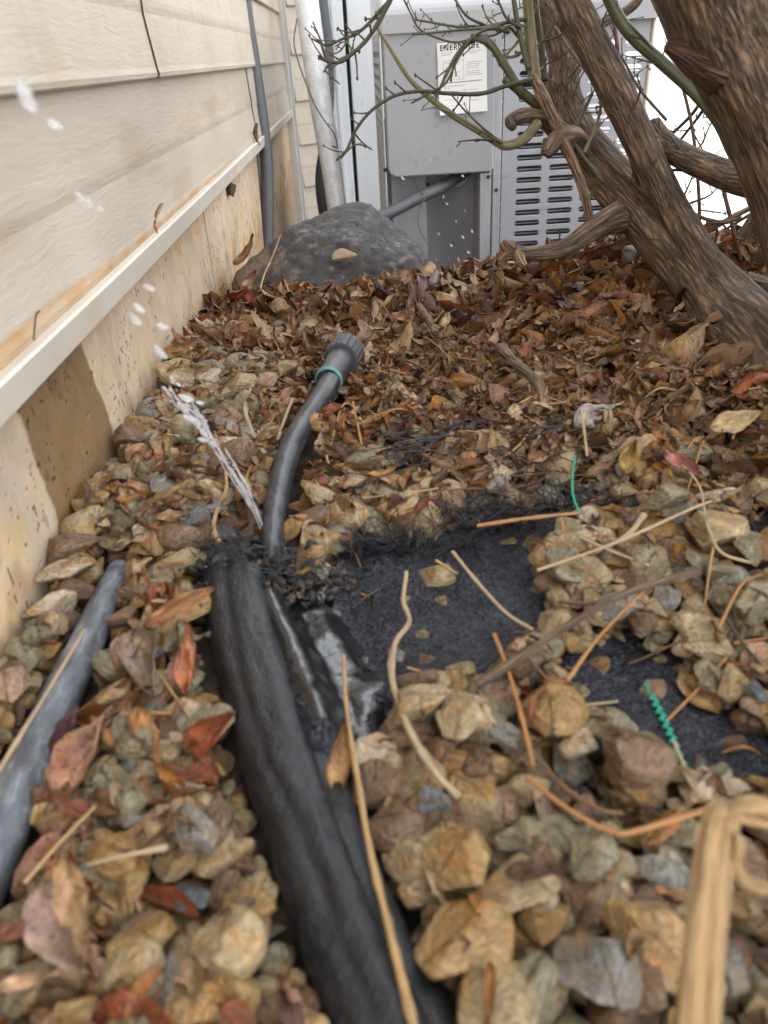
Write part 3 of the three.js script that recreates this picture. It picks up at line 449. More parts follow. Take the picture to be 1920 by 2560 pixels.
const stoneZone = (x, z) => {
  const p = toLine(pipePts, x, z), q = toLine(rollPts, x, z), h = toLine(hosePts, x, z), left = x < rollPts.reduce((m, c) => (Math.abs(c[2] - z) < m[1] ? [c[0], Math.abs(c[2] - z)] : m), [0.2, 9])[0];
  if (x < 0.045 && z < -0.5) return 'at the foot of the footing'; if (p < 0.032) return 'touching the grey pipe'; if (h < 0.05) return 'beside the black hose'; if (q < 0.055 && z > -0.56) return left ? 'touching the fabric roll on the pipe side' : 'touching the fabric roll on the reed side';
  if (z > -0.56 && left) return 'between the grey pipe and fabric roll'; if (fabricPatches.some((f) => f.some(([a, b]) => Math.hypot(a - x, b - z) < 0.035)) || inFabric(x, z)) return 'at the edge of the bare fabric';
  if (z < -0.62) return x < 0.17 ? 'between the footing and the hose' : 'poking out of the leaf litter'; return z > -0.27 ? 'on the gravel before the bent reed' : x > 0.44 ? 'on the gravel beyond the bent reed' : 'on the open gravel by the long straw'; };
const M4 = new THREE.Matrix4(), S3 = new THREE.Vector3(), P3 = new THREE.Vector3();
function scatter(list, single, kinds, geosNear, geosFar, mats, massName, massLabel, massCategory, massMat, scaleOf, name, category, labelOf) {
  const order = [...list].sort((a, b) => (b.seen ?? 0) - (a.seen ?? 0)); order.forEach((o, i) => { o.own = i < single && o.seen > 0; });
  for (const o of order) if (o.own) {
    const m = mesh(name, geosNear[o.v], mats[o.kind], null, [o.x, o.y, o.z]); m.quaternion.copy(o.q); m.scale.setScalar(scaleOf(o)); if (o.flip) m.scale.y *= -1;
    tag(m, labelOf(o), category, labelOf(o, true), 'thing');
  }
  const mass = new THREE.Group(); mass.name = numbered(massName); scene.add(mass); tag(mass, massLabel, massCategory, null, 'stuff'); const c = new THREE.Color(), r = rng(list.length);
  geosFar.forEach((g, v) => {
    const mine = list.filter((o) => o.v === v && !o.own); if (!mine.length) return;
    const im = new THREE.InstancedMesh(g, massMat, mine.length); im.name = massName + '_pieces'; im.castShadow = im.receiveShadow = true; mass.add(im);
    mine.forEach((o, i) => { S3.setScalar(scaleOf(o)); if (o.flip) S3.y *= -1; im.setMatrixAt(i, M4.compose(P3.set(o.x, o.y, o.z), o.q, S3)); const k = 0.8 + 0.4 * r(); im.setColorAt(i, c.copy(kinds[o.kind][1]).multiplyScalar(k)); });
  });
}
scatter(stones, 300, stoneKinds, stoneFine, stoneCoarse, stoneMats, 'gravel', 'angular tan and grey gravel covering the planting bed', 'gravel', mat({ vertexColors: true, bumpMap: T.stoneBump, bumpScale: 0.0024, roughness: 0.38 }), (o) => o.rad * 1.12, 'gravel_stone', 'stone',
  (o, g) => { const c = stoneKinds[o.kind][0], size = o.rad > 0.0165 ? 'large' : o.rad > 0.0105 ? 'medium' : 'small', at = stoneZone(o.x, o.z); return g ? `${size} ${stoneForm(stoneFine[o.v])} ${c} stones ${at}` : `${size} ${stoneForm(stoneFine[o.v])} ${c} gravel stone ${at}`; });
scatter(leaves, 300, leafKinds, leafGeos, leafGeos, leafMats, 'leaf_litter', 'deep litter of crumpled dry brown leaves and leaf crumbs', 'leaf litter', mat({ map: T.leaf, bumpMap: T.leafBump, bumpScale: 0.0016, roughness: 0.48, side: THREE.DoubleSide }), (o) => o.len, 'dry_leaf', 'leaf',
  (o, g) => { const c = leafKinds[o.kind][0], on = o.z > -0.62 ? stoneZone(o.x, o.z) : o.x > 0.48 ? 'in the leaf drift around the shrub' : o.z < -1.02 ? 'in the leaf drift before the boulder' : 'in the thin litter beside the hose'; return g ? `${o.len > 0.036 ? 'large' : 'small'} ${leafForm(leafGeos[o.v])} ${c} leaves ${on}` : `${o.len > 0.036 ? 'large' : 'small'} ${leafForm(leafGeos[o.v])} ${c} dry leaf ${on}`; });
// ---------------------------------------------------------------- the boulder
{
  const g = mergeVertices(new THREE.IcosahedronGeometry(1, 44).deleteAttribute('uv').deleteAttribute('normal'), 1e-5), p = g.attributes.position, v = new THREE.Vector3(), col = [], uv = [];
  const planes = [[[-0.10, 0.98, 0.14], 0.67], [[-0.62, 0.74, 0.26], 0.72], [[0.42, 0.86, 0.30], 0.67], [[0.90, 0.34, 0.28], 0.80], [[-0.93, 0.25, 0.25], 0.92], [[0.05, 0.62, 0.78], 0.68], [[0.18, -0.05, 0.98], 0.76], [[-0.62, 0.15, 0.77], 0.80], [[0.70, 0.05, 0.71], 0.78], [[0.40, 0.62, 0.67], 0.70], [[-0.35, 0.72, 0.60], 0.70], [[0.0, -1, 0], 0.40], [[0, 0.3, -0.95], 0.8], [[0.75, 0.55, -0.4], 0.82], [[-0.5, 0.75, -0.4], 0.8]].map(([d, k]) => [V(d).normalize(), k]);
  for (let i = 0; i < p.count; i++) {
    v.fromBufferAttribute(p, i).normalize(); let s = 0.90 ** 70; for (const [d, k] of planes) { const t = v.dot(d) / k; if (t > 0) s += t ** 70; }
    const a = fbm(v.x * 3, v.y * 3, v.z * 3, 5), b = fbm(v.x * 11, v.y * 17, v.z * 11, 5), ridge = 1 - Math.abs(fbm(v.x * 5 + 3, v.y * 7, v.z * 5, 4)) * 2, pit = smooth(0.22, 0.4, fbm(v.x * 16, v.y * 24, v.z * 16, 3));
    const r = s ** (-1 / 70) * (1 + 0.035 * a + 0.028 * b + 0.018 * ridge - 0.012 * pit); v.multiplyScalar(r); p.setXYZ(i, v.x * 0.205, v.y * 0.195, v.z * 0.145); uv.push(v.x * 2, v.y * 2 + v.z);
    const rust = smooth(0.22, 0.42, 0.5 * a + 0.5 * fbm(v.x * 3 + 9, v.y * 3, v.z * 3, 5) + smooth(0.50, 0.30, v.y + 0.2 * v.x) * 0.32), fleck = smooth(0.25, 0.5, b), k = 0.062 + 0.05 * b + 0.08 * fleck;
    col.push(lerp(k * 1.06, 0.20 + 0.1 * b, rust * 0.8), lerp(k * 0.99, 0.13 + 0.07 * b, rust * 0.8), lerp(k * 0.93, 0.085 + 0.05 * b, rust * 0.8));
  }
  g.setAttribute('uv', new THREE.Float32BufferAttribute(uv, 2)); g.setAttribute('color', new THREE.Float32BufferAttribute(col, 3));
  const m = mesh('boulder', toCreasedNormals(g, 0.5), mat({ vertexColors: true, bumpMap: T.stoneBump, bumpScale: 0.003, roughness: 0.85 }), null, [rock0.x + 0.004, -0.030, rock0.z]);
  tag(m, 'dark grey boulder with rusty brown face behind the leaf drift', 'boulder');
  const chip = mesh('gravel_stone', stoneFine[3], stoneMats[1], null, [[0.236, 0.066, -1.3778]][0]); chip.scale.set(0.024, 0.012, 0.014); chip.rotation.set(0.5, 0.3, 0.1); tag(chip, 'flat tan stone chip resting on the face of the boulder', 'stone');
}

// ---------------------------------------------------------------- the shrub
{
  const sh = thing('shrub', 'bare woody shrub with brown bark and thin green twigs', 'shrub');
  const bark = mat({ color: lin(0.60, 0.51, 0.43), map: T.bark, bumpMap: T.barkBump, bumpScale: 0.0026, roughness: 0.85 });
  const dead = mat({ color: lin(0.88, 0.70, 0.51), map: T.bark, bumpMap: T.barkBump, bumpScale: 0.004, roughness: 0.8 });
  const olive = mat({ color: lin(0.30, 0.27, 0.155), map: T.straw, roughness: 0.6 }), green = mat({ color: lin(0.125, 0.14, 0.07), map: T.straw, roughness: 0.5 }), deep = mat({ color: lin(0.085, 0.085, 0.042), map: T.straw, roughness: 0.55 }), red = mat({ color: lin(0.21, 0.105, 0.075), map: T.straw, roughness: 0.55 });
  const K = 1 / 1640 / 2; // half a pixel of a photo 1659 wide, at one metre
  const rough = (o, k = 1) => (a, s) => 1 + k * (0.09 * fbm(Math.cos(a) * 1.6 + o, Math.sin(a) * 1.6, s * 14, 3) + 0.07 * fbm(Math.cos(a) * 6 + o, Math.sin(a) * 6, s * 7, 3));
  const stem = (name, pts, w, d, m, o = 1, k = 1) => mesh(name, limb(pts, w.map((x) => x * d * K), { seg: 30, step: 0.006, rough: rough(o, k) }), m, sh);
  stem('trunk', [[0.7519, -0.0101, -0.7035], [0.7462, 0.0218, -0.8162], [0.7403, 0.0477, -0.937], [0.723, 0.0872, -1.0427], [0.6826, 0.1409, -1.1337], [0.6403, 0.1938, -1.2009], [0.6062, 0.2417, -1.2535], [0.5924, 0.28, -1.2883], [0.5884, 0.3103, -1.3067], [0.5925, 0.3372, -1.3228], [0.583, 0.3786, -1.3479], [0.5667, 0.4234, -1.375], [0.5404, 0.4957, -1.4072], [0.5163, 0.6, -1.4469]], [220, 178, 150, 122, 108, 100, 92, 86, 76, 68, 60, 56, 50, 42], 1.08, bark, 1);
  stem('stem', [[0.7483, 0.0456, -0.8773], [0.7355, 0.0757, -0.9656], [0.718, 0.1164, -1.037], [0.6994, 0.1619, -1.0879], [0.6765, 0.2046, -1.108], [0.6502, 0.2579, -1.1345], [0.625, 0.3044, -1.151], [0.5974, 0.3538, -1.1693], [0.5735, 0.3959, -1.1832], [0.5559, 0.4347, -1.195], [0.5378, 0.505, -1.2142]], [96, 86, 78, 68, 65, 70, 74, 70, 68, 62, 50], 1.02, bark, 5);
  stem('stem', [[0.6845, 0.2618, -1.1716], [0.6943, 0.2412, -1.1474], [0.7107, 0.2262, -1.1033], [0.724, 0.2171, -1.0392], [0.7385, 0.2122, -0.9778], [0.7439, 0.2174, -0.8992]], [40, 52, 54, 56, 60, 60], 1.0, bark, 9);
  stem('stem', [[0.7584, -0.015, -0.6304], [0.7498, 0.0804, -0.7347], [0.7357, 0.1465, -0.7747], [0.7055, 0.2223, -0.7856], [0.6671, 0.294, -0.7824], [0.6226, 0.3519, -0.7709], [0.5888, 0.3937, -0.7613], [0.5557, 0.4398, -0.7427], [0.5304, 0.488, -0.7252]], [230, 215, 205, 205, 215, 225, 225, 215, 190], 0.72, bark, 13, 1.1);
  mesh('broken_spur', limb([[0.5922, 0.3396, -0.752], [0.5684, 0.3485, -0.7517], [0.5527, 0.3547, -0.7498], [0.5391, 0.3595, -0.7469]], [0.021, 0.014, 0.009, 0.004], { seg: 12, step: 0.004, rough: rough(21, 2.5) }), mat({ color: lin(0.34, 0.19, 0.11), map: T.bark, bumpMap: T.barkBump, bumpScale: 0.004 }), sh);
  stem('branch', [[0.6425, 0.1476, -1.138], [0.6156, 0.144, -1.1244], [0.5859, 0.1341, -1.1069], [0.5601, 0.123, -1.0946], [0.5323, 0.1172, -1.0855], [0.5053, 0.1176, -1.08], [0.4839, 0.122, -1.077], [0.4702, 0.1277, -1.0805]], [70, 52, 42, 36, 34, 30, 30, 26], 1.07, bark, 17, 1.2);
  mesh('broken_end', mergeGeometries([limb([[0.4787, 0.1223, -1.0772], [0.4669, 0.1191, -1.0753], [0.4574, 0.1119, -1.0711]], [0.010, 0.007, 0.002], { seg: 8, step: 0.003, rough: rough(3, 3) }), limb([[0.4837, 0.1204, -1.076], [0.4847, 0.1138, -1.0662], [0.4906, 0.1059, -1.0556]], [0.010, 0.009, 0.005], { seg: 8, step: 0.003, rough: rough(6, 3) }), limb([[0.4751, 0.1252, -1.079], [0.4669, 0.1322, -1.0774], [0.4647, 0.1367, -1.0802]], [0.011, 0.010, 0.006], { seg: 8, step: 0.003, rough: rough(8, 3) })]), dead, sh);
  stem('dead_stem', [[0.5261, 0.3281, -1.2244], [0.5339, 0.3109, -1.214], [0.5491, 0.2776, -1.1938], [0.5709, 0.2295, -1.1646], [0.586, 0.1872, -1.139], [0.5946, 0.15, -1.1223]], [18, 26, 24, 20, 20, 18], 1.07, dead, 23, 1.2);
  stem('branch', [[0.5755, 0.2511, -1.236], [0.5478, 0.2704, -1.2245], [0.5259, 0.2792, -1.2182], [0.505, 0.2793, -1.2067], [0.491, 0.2741, -1.1979], [0.4928, 0.2677, -1.1882]], [46, 36, 30, 30, 26, 16], 1.09, bark, 29, 1.2);
  stem('branch', [[0.5306, 0.269, -1.2063], [0.5211, 0.263, -1.191], [0.5094, 0.2545, -1.1801], [0.4925, 0.2476, -1.176], [0.4781, 0.2472, -1.1759], [0.4637, 0.2547, -1.1805], [0.4487, 0.2639, -1.1862], [0.4043, 0.2907, -1.2144], [0.3628, 0.3242, -1.2465], [0.3464, 0.3443, -1.2705], [0.3266, 0.3777, -1.3024], [0.3112, 0.4027, -1.3293]], [22, 22, 21, 20, 19, 17, 15, 14, 12, 11, 9, 8], 1.08, olive, 31, 0.6);
  stem('knot', [[0.596, 0.2406, -1.1887], [0.5773, 0.2489, -1.1879], [0.5562, 0.2505, -1.1832], [0.5386, 0.2345, -1.1737], [0.5386, 0.2514, -1.1839]], [40, 54, 40, 26, 10], 1.08, bark, 37, 2);
  stem('branch', [[0.5307, 0.322, -1.2323], [0.5258, 0.3589, -1.243], [0.5231, 0.3979, -1.2548], [0.5198, 0.4361, -1.2662], [0.5163, 0.5263, -1.2973]], [28, 25, 23, 22, 20], 1.06, olive, 41, 0.8);
  stem('branch', [[0.5489, 0.3205, -1.2547], [0.5447, 0.3694, -1.2726], [0.5386, 0.4092, -1.2849], [0.5343, 0.486, -1.3079]], [16, 15, 14, 12], 1.08, green, 43, 0.5);
  stem('branch', [[0.5202, 0.3368, -1.2297], [0.5111, 0.368, -1.2369], [0.5035, 0.3985, -1.2436], [0.4939, 0.4628, -1.2592]], [13, 12, 11, 10], 1.06, green, 47, 0.5);
  stem('branch', [[0.7747, 0.1755, -0.9321], [0.76, 0.2024, -0.9834], [0.7431, 0.2351, -1.0266], [0.7303, 0.2703, -1.0596], [0.7074, 0.3022, -1.0907], [0.6668, 0.3384, -1.1128], [0.6254, 0.3718, -1.1216], [0.5984, 0.4092, -1.1327], [0.5666, 0.4668, -1.1326]], [30, 28, 27, 26, 26, 26, 26, 25, 22], 0.95, green, 53, 0.5);
  stem('branch', [[0.5897, 0.3939, -1.322], [0.6259, 0.3827, -1.3384], [0.672, 0.3942, -1.3684], [0.7124, 0.4109, -1.3898], [0.7361, 0.4403, -1.4074]], [26, 24, 20, 20, 18], 1.14, bark, 57);
  stem('branch', [[0.8571, -0.0853, -1.0661], [0.888, -0.0056, -1.079], [0.8657, 0.0592, -1.2116], [0.8876, 0.1418, -1.2029], [0.9064, 0.2125, -1.187]], [60, 50, 44, 44, 40], 1.15, bark, 61);
  stem('branch', [[0.8272, 0.0055, -1.2029], [0.8643, 0.0404, -1.2003], [0.8828, 0.0788, -1.165], [0.9007, 0.1189, -1.1073]], [40, 36, 34, 34], 1.16, bark, 67);
  stem('branch', [[0.8241, 0.0656, -0.9822], [0.8019, 0.0685, -1.0425], [0.7877, 0.0656, -1.0992], [0.7919, 0.0746, -1.163]], [50, 44, 36, 26], 1.08, bark, 71);
  mesh('branch', limb([[0.4835, 0.3278, -1.2128], [0.5187, 0.3028, -1.2209], [0.5488, 0.283, -1.2321]].reverse(), [0.008, 0.007, 0.006], { seg: 10 }), green, sh);

  // twigs: a main line with buds, and short side shoots
  const rr = rng(404);
  function twig(pts, w, d, m, sides = 6) {
    const r0 = w[0] * d * K, r1 = w[1] * d * K, geos = [limb(pts, pts.map((_, i) => lerp(r0, r1, i / (pts.length - 1))), { seg: 7, step: 0.006, rough: (a, s) => 1 + 0.22 * Math.max(0, Math.sin(s * 260)) ** 8, tip: true })];
    const c = new THREE.CatmullRomCurve3(pts.map(V)), L = c.getLength();
    for (let i = 0; i < sides; i++) {
      const t = 0.25 + 0.72 * (i + rr()) / sides, p = c.getPoint(t), q = c.getTangent(t), dir = new THREE.Vector3(rr() - 0.5, rr() - 0.5, (rr() - 0.5) * 0.6).normalize().multiplyScalar(0.8).addScaledVector(q, 0.8).normalize(), l = (0.06 + 0.16 * rr()) * Math.min(L, 0.22);
      const b = dir.clone().add(new THREE.Vector3((rr() - 0.5) * 0.5, (rr() - 0.3) * 0.5, 0)).normalize(), e1 = p.clone().addScaledVector(dir, l * 0.5), e2 = e1.clone().addScaledVector(b, l * 0.5), rs = Math.max(0.0008, lerp(r0, r1, t) * 0.55);
      geos.push(limb([p.toArray(), e1.toArray(), e2.toArray()], [rs, rs * 0.85, rs * 0.7], { seg: 5, step: 0.008, tip: true }));
      geos.push(new THREE.SphereGeometry(rs * 1.2, 6, 5).scale(1, 1.7, 1).translate(e2.x, e2.y, e2.z));
      if (rr() < 0.6) geos.push(new THREE.SphereGeometry(rs * 1.25, 5, 4).translate(e1.x, e1.y, e1.z));
    }
    return mesh('twig', mergeGeometries(geos.map((g) => g.index ? g : g)), m, sh);
  }
  twig([[0.5221, 0.3247, -1.2107], [0.4815, 0.3194, -1.1961], [0.4488, 0.3123, -1.192], [0.4022, 0.3148, -1.1938], [0.3628, 0.3196, -1.197], [0.3266, 0.3154, -1.1948], [0.2926, 0.2985, -1.1848], [0.269, 0.275, -1.1708], [0.2565, 0.2548, -1.1587], [0.2429, 0.2445, -1.1526]], [10, 5], 1.05, deep, 8);
  twig([[0.5088, 0.3066, -1.2116], [0.4804, 0.3475, -1.213], [0.4611, 0.372, -1.2163], [0.4502, 0.378, -1.22], [0.4359, 0.3744, -1.2179], [0.4198, 0.3632, -1.2113], [0.4015, 0.3397, -1.1972], [0.3842, 0.3118, -1.1805]], [20, 5], 1.05, green, 5);
  twig([[0.492, 0.3826, -1.2341], [0.4649, 0.3881, -1.226], [0.4372, 0.3785, -1.2087], [0.4166, 0.3564, -1.1955], [0.3968, 0.3278, -1.1784], [0.3759, 0.3181, -1.1727], [0.35, 0.3076, -1.1665]], [7, 4], 1.04, deep, 6);
  twig([[0.5276, 0.3976, -1.2546], [0.4962, 0.3955, -1.2419], [0.469, 0.3915, -1.2397], [0.4413, 0.3907, -1.2394], [0.4127, 0.3944, -1.2418], [0.3843, 0.4003, -1.2456], [0.3609, 0.4048, -1.2485]], [10, 4], 1.05, green, 7);
  twig([[0.4797, 0.3898, -1.2386], [0.4459, 0.3891, -1.2267], [0.4109, 0.3887, -1.2267], [0.3759, 0.3873, -1.2261], [0.3581, 0.3872, -1.2262]], [6, 4], 1.05, green, 6);
  twig([[0.4606, 0.3919, -1.24], [0.4343, 0.4038, -1.2357], [0.4227, 0.4186, -1.2447], [0.4145, 0.4354, -1.2548], [0.4066, 0.4575, -1.2683]], [6, 4], 1.05, deep, 4);
  twig([[0.4469, 0.3795, -1.2326], [0.4176, 0.3744, -1.2297], [0.3925, 0.3812, -1.234], [0.3677, 0.3935, -1.2416], [0.3582, 0.4116, -1.2526], [0.3471, 0.4341, -1.2662]], [5, 4], 1.05, red, 4);
  twig([[0.3466, 0.4569, -1.2216], [0.3292, 0.4291, -1.2049], [0.3107, 0.4023, -1.1889], [0.2921, 0.3823, -1.177], [0.274, 0.3692, -1.1692], [0.2568, 0.3601, -1.1638], [0.2404, 0.362, -1.1651], [0.2299, 0.3678, -1.1687]], [11, 6], 1.0, deep, 10);
  twig([[0.3539, 0.4628, -1.2368], [0.3331, 0.4322, -1.2184], [0.3159, 0.4172, -1.2095], [0.2968, 0.4013, -1.2001], [0.2793, 0.3906, -1.1937], [0.2617, 0.3862, -1.1912], [0.2397, 0.38, -1.1876], [0.2218, 0.3883, -1.1928]], [10, 4], 1.0, deep, 9);
  twig([[0.2404, 0.362, -1.1651], [0.2364, 0.3737, -1.1722], [0.2315, 0.3897, -1.1818], [0.2243, 0.4068, -1.1922]], [5, 3], 1.0, deep, 5);
  twig([[0.2921, 0.3823, -1.177], [0.2776, 0.3925, -1.1832], [0.2577, 0.3726, -1.1714], [0.2452, 0.3691, -1.1693]], [4, 3], 1.0, red, 3);
  twig([[0.2539, 0.3624, -1.1652], [0.2729, 0.3708, -1.1702], [0.2646, 0.3827, -1.1774], [0.252, 0.3782, -1.1747]], [4, 3], 1.0, green, 5);
  twig([[0.2451, 0.3597, -1.1636], [0.2361, 0.3528, -1.1596], [0.2434, 0.3446, -1.1546], [0.2537, 0.3357, -1.1491]], [5, 3], 1.0, deep, 3);
  twig([[0.269, 0.275, -1.1708], [0.2808, 0.2618, -1.1627], [0.2918, 0.2541, -1.158]], [4, 3], 1.05, deep, 3);
  twig([[0.2544, 0.2522, -1.1571], [0.2711, 0.2612, -1.1624], [0.2869, 0.2571, -1.1598]], [4, 3], 1.05, deep, 3);
  twig([[0.48, 0.2465, -1.1755], [0.4513, 0.2682, -1.1654], [0.4273, 0.2898, -1.1786], [0.4066, 0.3129, -1.1927]], [6, 3], 1.06, deep, 4);
  twig([[0.4668, 0.2528, -1.1794], [0.4377, 0.258, -1.1593], [0.412, 0.2571, -1.159]], [5, 3], 1.06, deep, 3);
  twig([[0.4744, 0.2506, -1.1663], [0.434, 0.2738, -1.1572], [0.4006, 0.2935, -1.1694], [0.3788, 0.3001, -1.1735]], [5, 3], 1.06, green, 3);
  twig([[0.5251, 0.3873, -1.2718], [0.5015, 0.3658, -1.2473], [0.4877, 0.3564, -1.2418], [0.4699, 0.363, -1.2458], [0.4546, 0.3737, -1.2407]], [6, 4], 1.07, olive, 5);
  twig([[0.5308, 0.3757, -1.2647], [0.5095, 0.3553, -1.2526], [0.4928, 0.3528, -1.2512], [0.4739, 0.3561, -1.2533]], [8, 5], 1.07, olive, 4);
  twig([[0.5084, 0.3872, -1.2368], [0.488, 0.3989, -1.2323], [0.4777, 0.4152, -1.2305], [0.4649, 0.4366, -1.2319]], [7, 4], 1.05, green, 5);
  twig([[0.5088, 0.3766, -1.2538], [0.4945, 0.3883, -1.2492], [0.4726, 0.3808, -1.2332], [0.4565, 0.3789, -1.2322]], [6, 4], 1.05, green, 5);
  twig([[0.6255, 0.4015, -1.2096], [0.6293, 0.3533, -1.1804], [0.6317, 0.2885, -1.153], [0.6474, 0.2316, -1.142], [0.6708, 0.1762, -1.1434], [0.6843, 0.1378, -1.1435]], [8, 10], 1.04, red, 3);
  twig([[0.7073, 0.4244, -1.3163], [0.7273, 0.3773, -1.2877], [0.7459, 0.313, -1.2488], [0.7585, 0.2485, -1.2098], [0.7706, 0.1799, -1.1917], [0.7778, 0.1265, -1.1828], [0.7788, 0.073, -1.1738]], [6, 8], 1.1, red, 5);
  twig([[0.8445, 0.3115, -1.364], [0.8302, 0.2588, -1.3907], [0.8021, 0.2164, -1.4237]], [9, 7], 1.2, deep, 3);
  twig([[0.8547, 0.3015, -1.3579], [0.8373, 0.2519, -1.3865], [0.8189, 0.2073, -1.4181]], [8, 6], 1.2, deep, 2);
  twig([[0.82, 0.1364, -1.1418], [0.7927, 0.1321, -1.1393], [0.7621, 0.1405, -1.168], [0.7451, 0.1629, -1.2049]], [10, 6], 1.12, dead, 3);
  twig([[0.848, 0.1522, -1.1511], [0.8066, 0.1371, -1.1423], [0.7809, 0.1172, -1.1538], [0.7679, 0.096, -1.1645]], [12, 10], 1.12, dead, 2);
  twig([[0.7937, 0.1896, -1.174], [0.8012, 0.1547, -1.1529], [0.8209, 0.1034, -1.1452], [0.8359, 0.0746, -1.151]], [8, 9], 1.12, red, 2);
  twig([[0.6964, 0.2213, -1.2172], [0.678, 0.2047, -1.2073], [0.6398, 0.2419, -1.23], [0.6139, 0.2608, -1.2416]], [5, 4], 1.12, deep, 6);
  twig([[0.61, 0.202, -1.1594], [0.5777, 0.2498, -1.1768], [0.5946, 0.2825, -1.1964], [0.608, 0.3042, -1.2094]], [9, 7], 1.08, green, 3);
  twig([[0.5848, 0.2349, -1.1444], [0.6054, 0.2695, -1.1651], [0.6136, 0.2938, -1.1797]], [8, 6], 1.06, olive, 3);
  twig([[0.7253, 0.2165, -1.2491], [0.7117, 0.1751, -1.2242], [0.719, 0.1326, -1.1985], [0.7116, 0.1089, -1.1843]], [7, 5], 1.15, deep, 8);
  twig([[0.7012, 0.1756, -1.2246], [0.7203, 0.1505, -1.2094], [0.7325, 0.1258, -1.1944], [0.7342, 0.1017, -1.1798]], [7, 5], 1.15, deep, 7);
  twig([[0.7425, 0.2577, -1.2738], [0.7037, 0.3019, -1.3008], [0.6789, 0.3453, -1.3271], [0.6461, 0.3771, -1.3465]], [6, 5], 1.15, green, 6);
  twig([[0.6187, 0.3197, -1.2537], [0.5941, 0.3497, -1.272], [0.57, 0.3855, -1.2938]], [8, 6], 1.1, olive, 4);
  twig([[0.751, 0.0751, -1.0468], [0.7627, 0.061, -0.9798], [0.7955, 0.0683, -0.9256]], [5, 4], 1.0, dead, 0);
  const roots = [[0.5319, 0.3362, -1.2292], [0.5435, 0.3694, -1.2608], [0.5828, 0.3113, -1.2839], [0.5868, 0.2815, -1.2659], [0.6003, 0.2439, -1.2315], [0.6337, 0.1969, -1.1795], [0.625, 0.3044, -1.151], [0.6502, 0.2579, -1.1345], [0.6785, 0.2038, -1.1133], [0.6007, 0.3537, -1.1809], [0.7036, 0.16, -1.0984], [0.7107, 0.2262, -1.1033], [0.6668, 0.3384, -1.1128], [0.7303, 0.2703, -1.0596], [0.5236, 0.3867, -1.2481], [0.5803, 0.3785, -1.3362], [0.728, 0.1092, -1.0676], [0.6826, 0.1409, -1.1337]];
  for (let i = 0; i < 54; i++) { // fine irregular shoots among the stems
    const p = roots[i % roots.length], a = rr() * 6.28, up = 0.1 + 0.9 * rr(), l = 0.05 + 0.11 * rr(), d = [Math.cos(a), up, Math.sin(a) * 0.7], pts = [p]; let q = [...p]; for (let k = 1; k < 5; k++) { q = [q[0] + (d[0] * 0.6 + (rr() - 0.5) * 0.6) * l / 4, q[1] + (d[1] * 0.7 + (rr() - 0.5) * 0.5) * l / 4, q[2] + (d[2] * 0.6 + (rr() - 0.5) * 0.5) * l / 4]; pts.push(q); }
    twig(pts, [3.2 + 3 * rr(), 1.6], 1.05, [deep, red, olive, green][i % 4], 3);
  }
  for (const [p, s] of [[[[0.5944, 0.1844, -1.1256]][0], 0.020], [[[0.5823, 0.1607, -1.1113]][0], 0.012], [[[0.7672, 0.1355, -1.1649]][0], 0.014]]) { const l = mesh('green_leaf', leafGeos[4], mat({ color: lin(0.16, 0.30, 0.05), map: T.leaf, roughness: 0.5, side: THREE.DoubleSide }), sh, p); l.scale.setScalar(s); l.rotation.set(0.5, 0.4, 1.3); }
  // the crown out of view: stems and twigs added to shade the leaf drift
  const cr = rng(88), crown = [];
  for (let i = 0; i < 30; i++) { const x = 0.72 + cr() * 0.35, z = -0.75 - cr() * 0.45, a = cr() * 6.28, up = 0.7 + cr() * 0.5, s = 0.2 + 0.5 * cr(); crown.push(limb([[x, 0.62 + 0.1 * cr(), z], [x + Math.cos(a) * s * 0.4, 0.62 + up * 0.5, z + Math.sin(a) * s * 0.4], [x + Math.cos(a) * s, 0.62 + up, z + Math.sin(a) * s]], [0.011, 0.008, 0.004], { seg: 6, step: 0.05 })); }
  for (let i = 0; i < 26; i++) { const x = 0.98 + cr() * 0.4, z = -0.35 - cr() * 1.0, a = cr() * 6.28, s = 0.3 * cr(); crown.push(limb([[x, -0.05, z], [x + Math.cos(a) * s * 0.3, 0.5, z + Math.sin(a) * s * 0.3], [x + Math.cos(a) * s, 1.2, z + Math.sin(a) * s]], [0.018, 0.013, 0.006], { seg: 7, step: 0.05 })); }
  for (let i = 0; i < 2000; i++) { const side = i % 3 === 0, x = side ? 0.95 + cr() * 0.5 : 1.02 + (cr() + cr() - 1) * 0.52, z = -0.9 + (cr() + cr() - 1) * 0.65, y = side ? 0.1 + cr() * 0.7 : 0.72 + cr() * 0.8, d = [cr() - 0.5, cr() - 0.3, cr() - 0.5], l = 0.10 + 0.14 * cr(); crown.push(limb([[x, y, z], [x + d[0] * l, y + d[1] * l, z + d[2] * l], [x + d[0] * l * 1.8, y + d[1] * l * 2.2, z + d[2] * l * 1.8]], [0.0042, 0.0035, 0.002], { seg: 4, step: 0.08 })); }
  const cg = mesh('added_shade_twigs', mergeGeometries(crown), green, sh); cg.userData.kind = 'stuff';
}
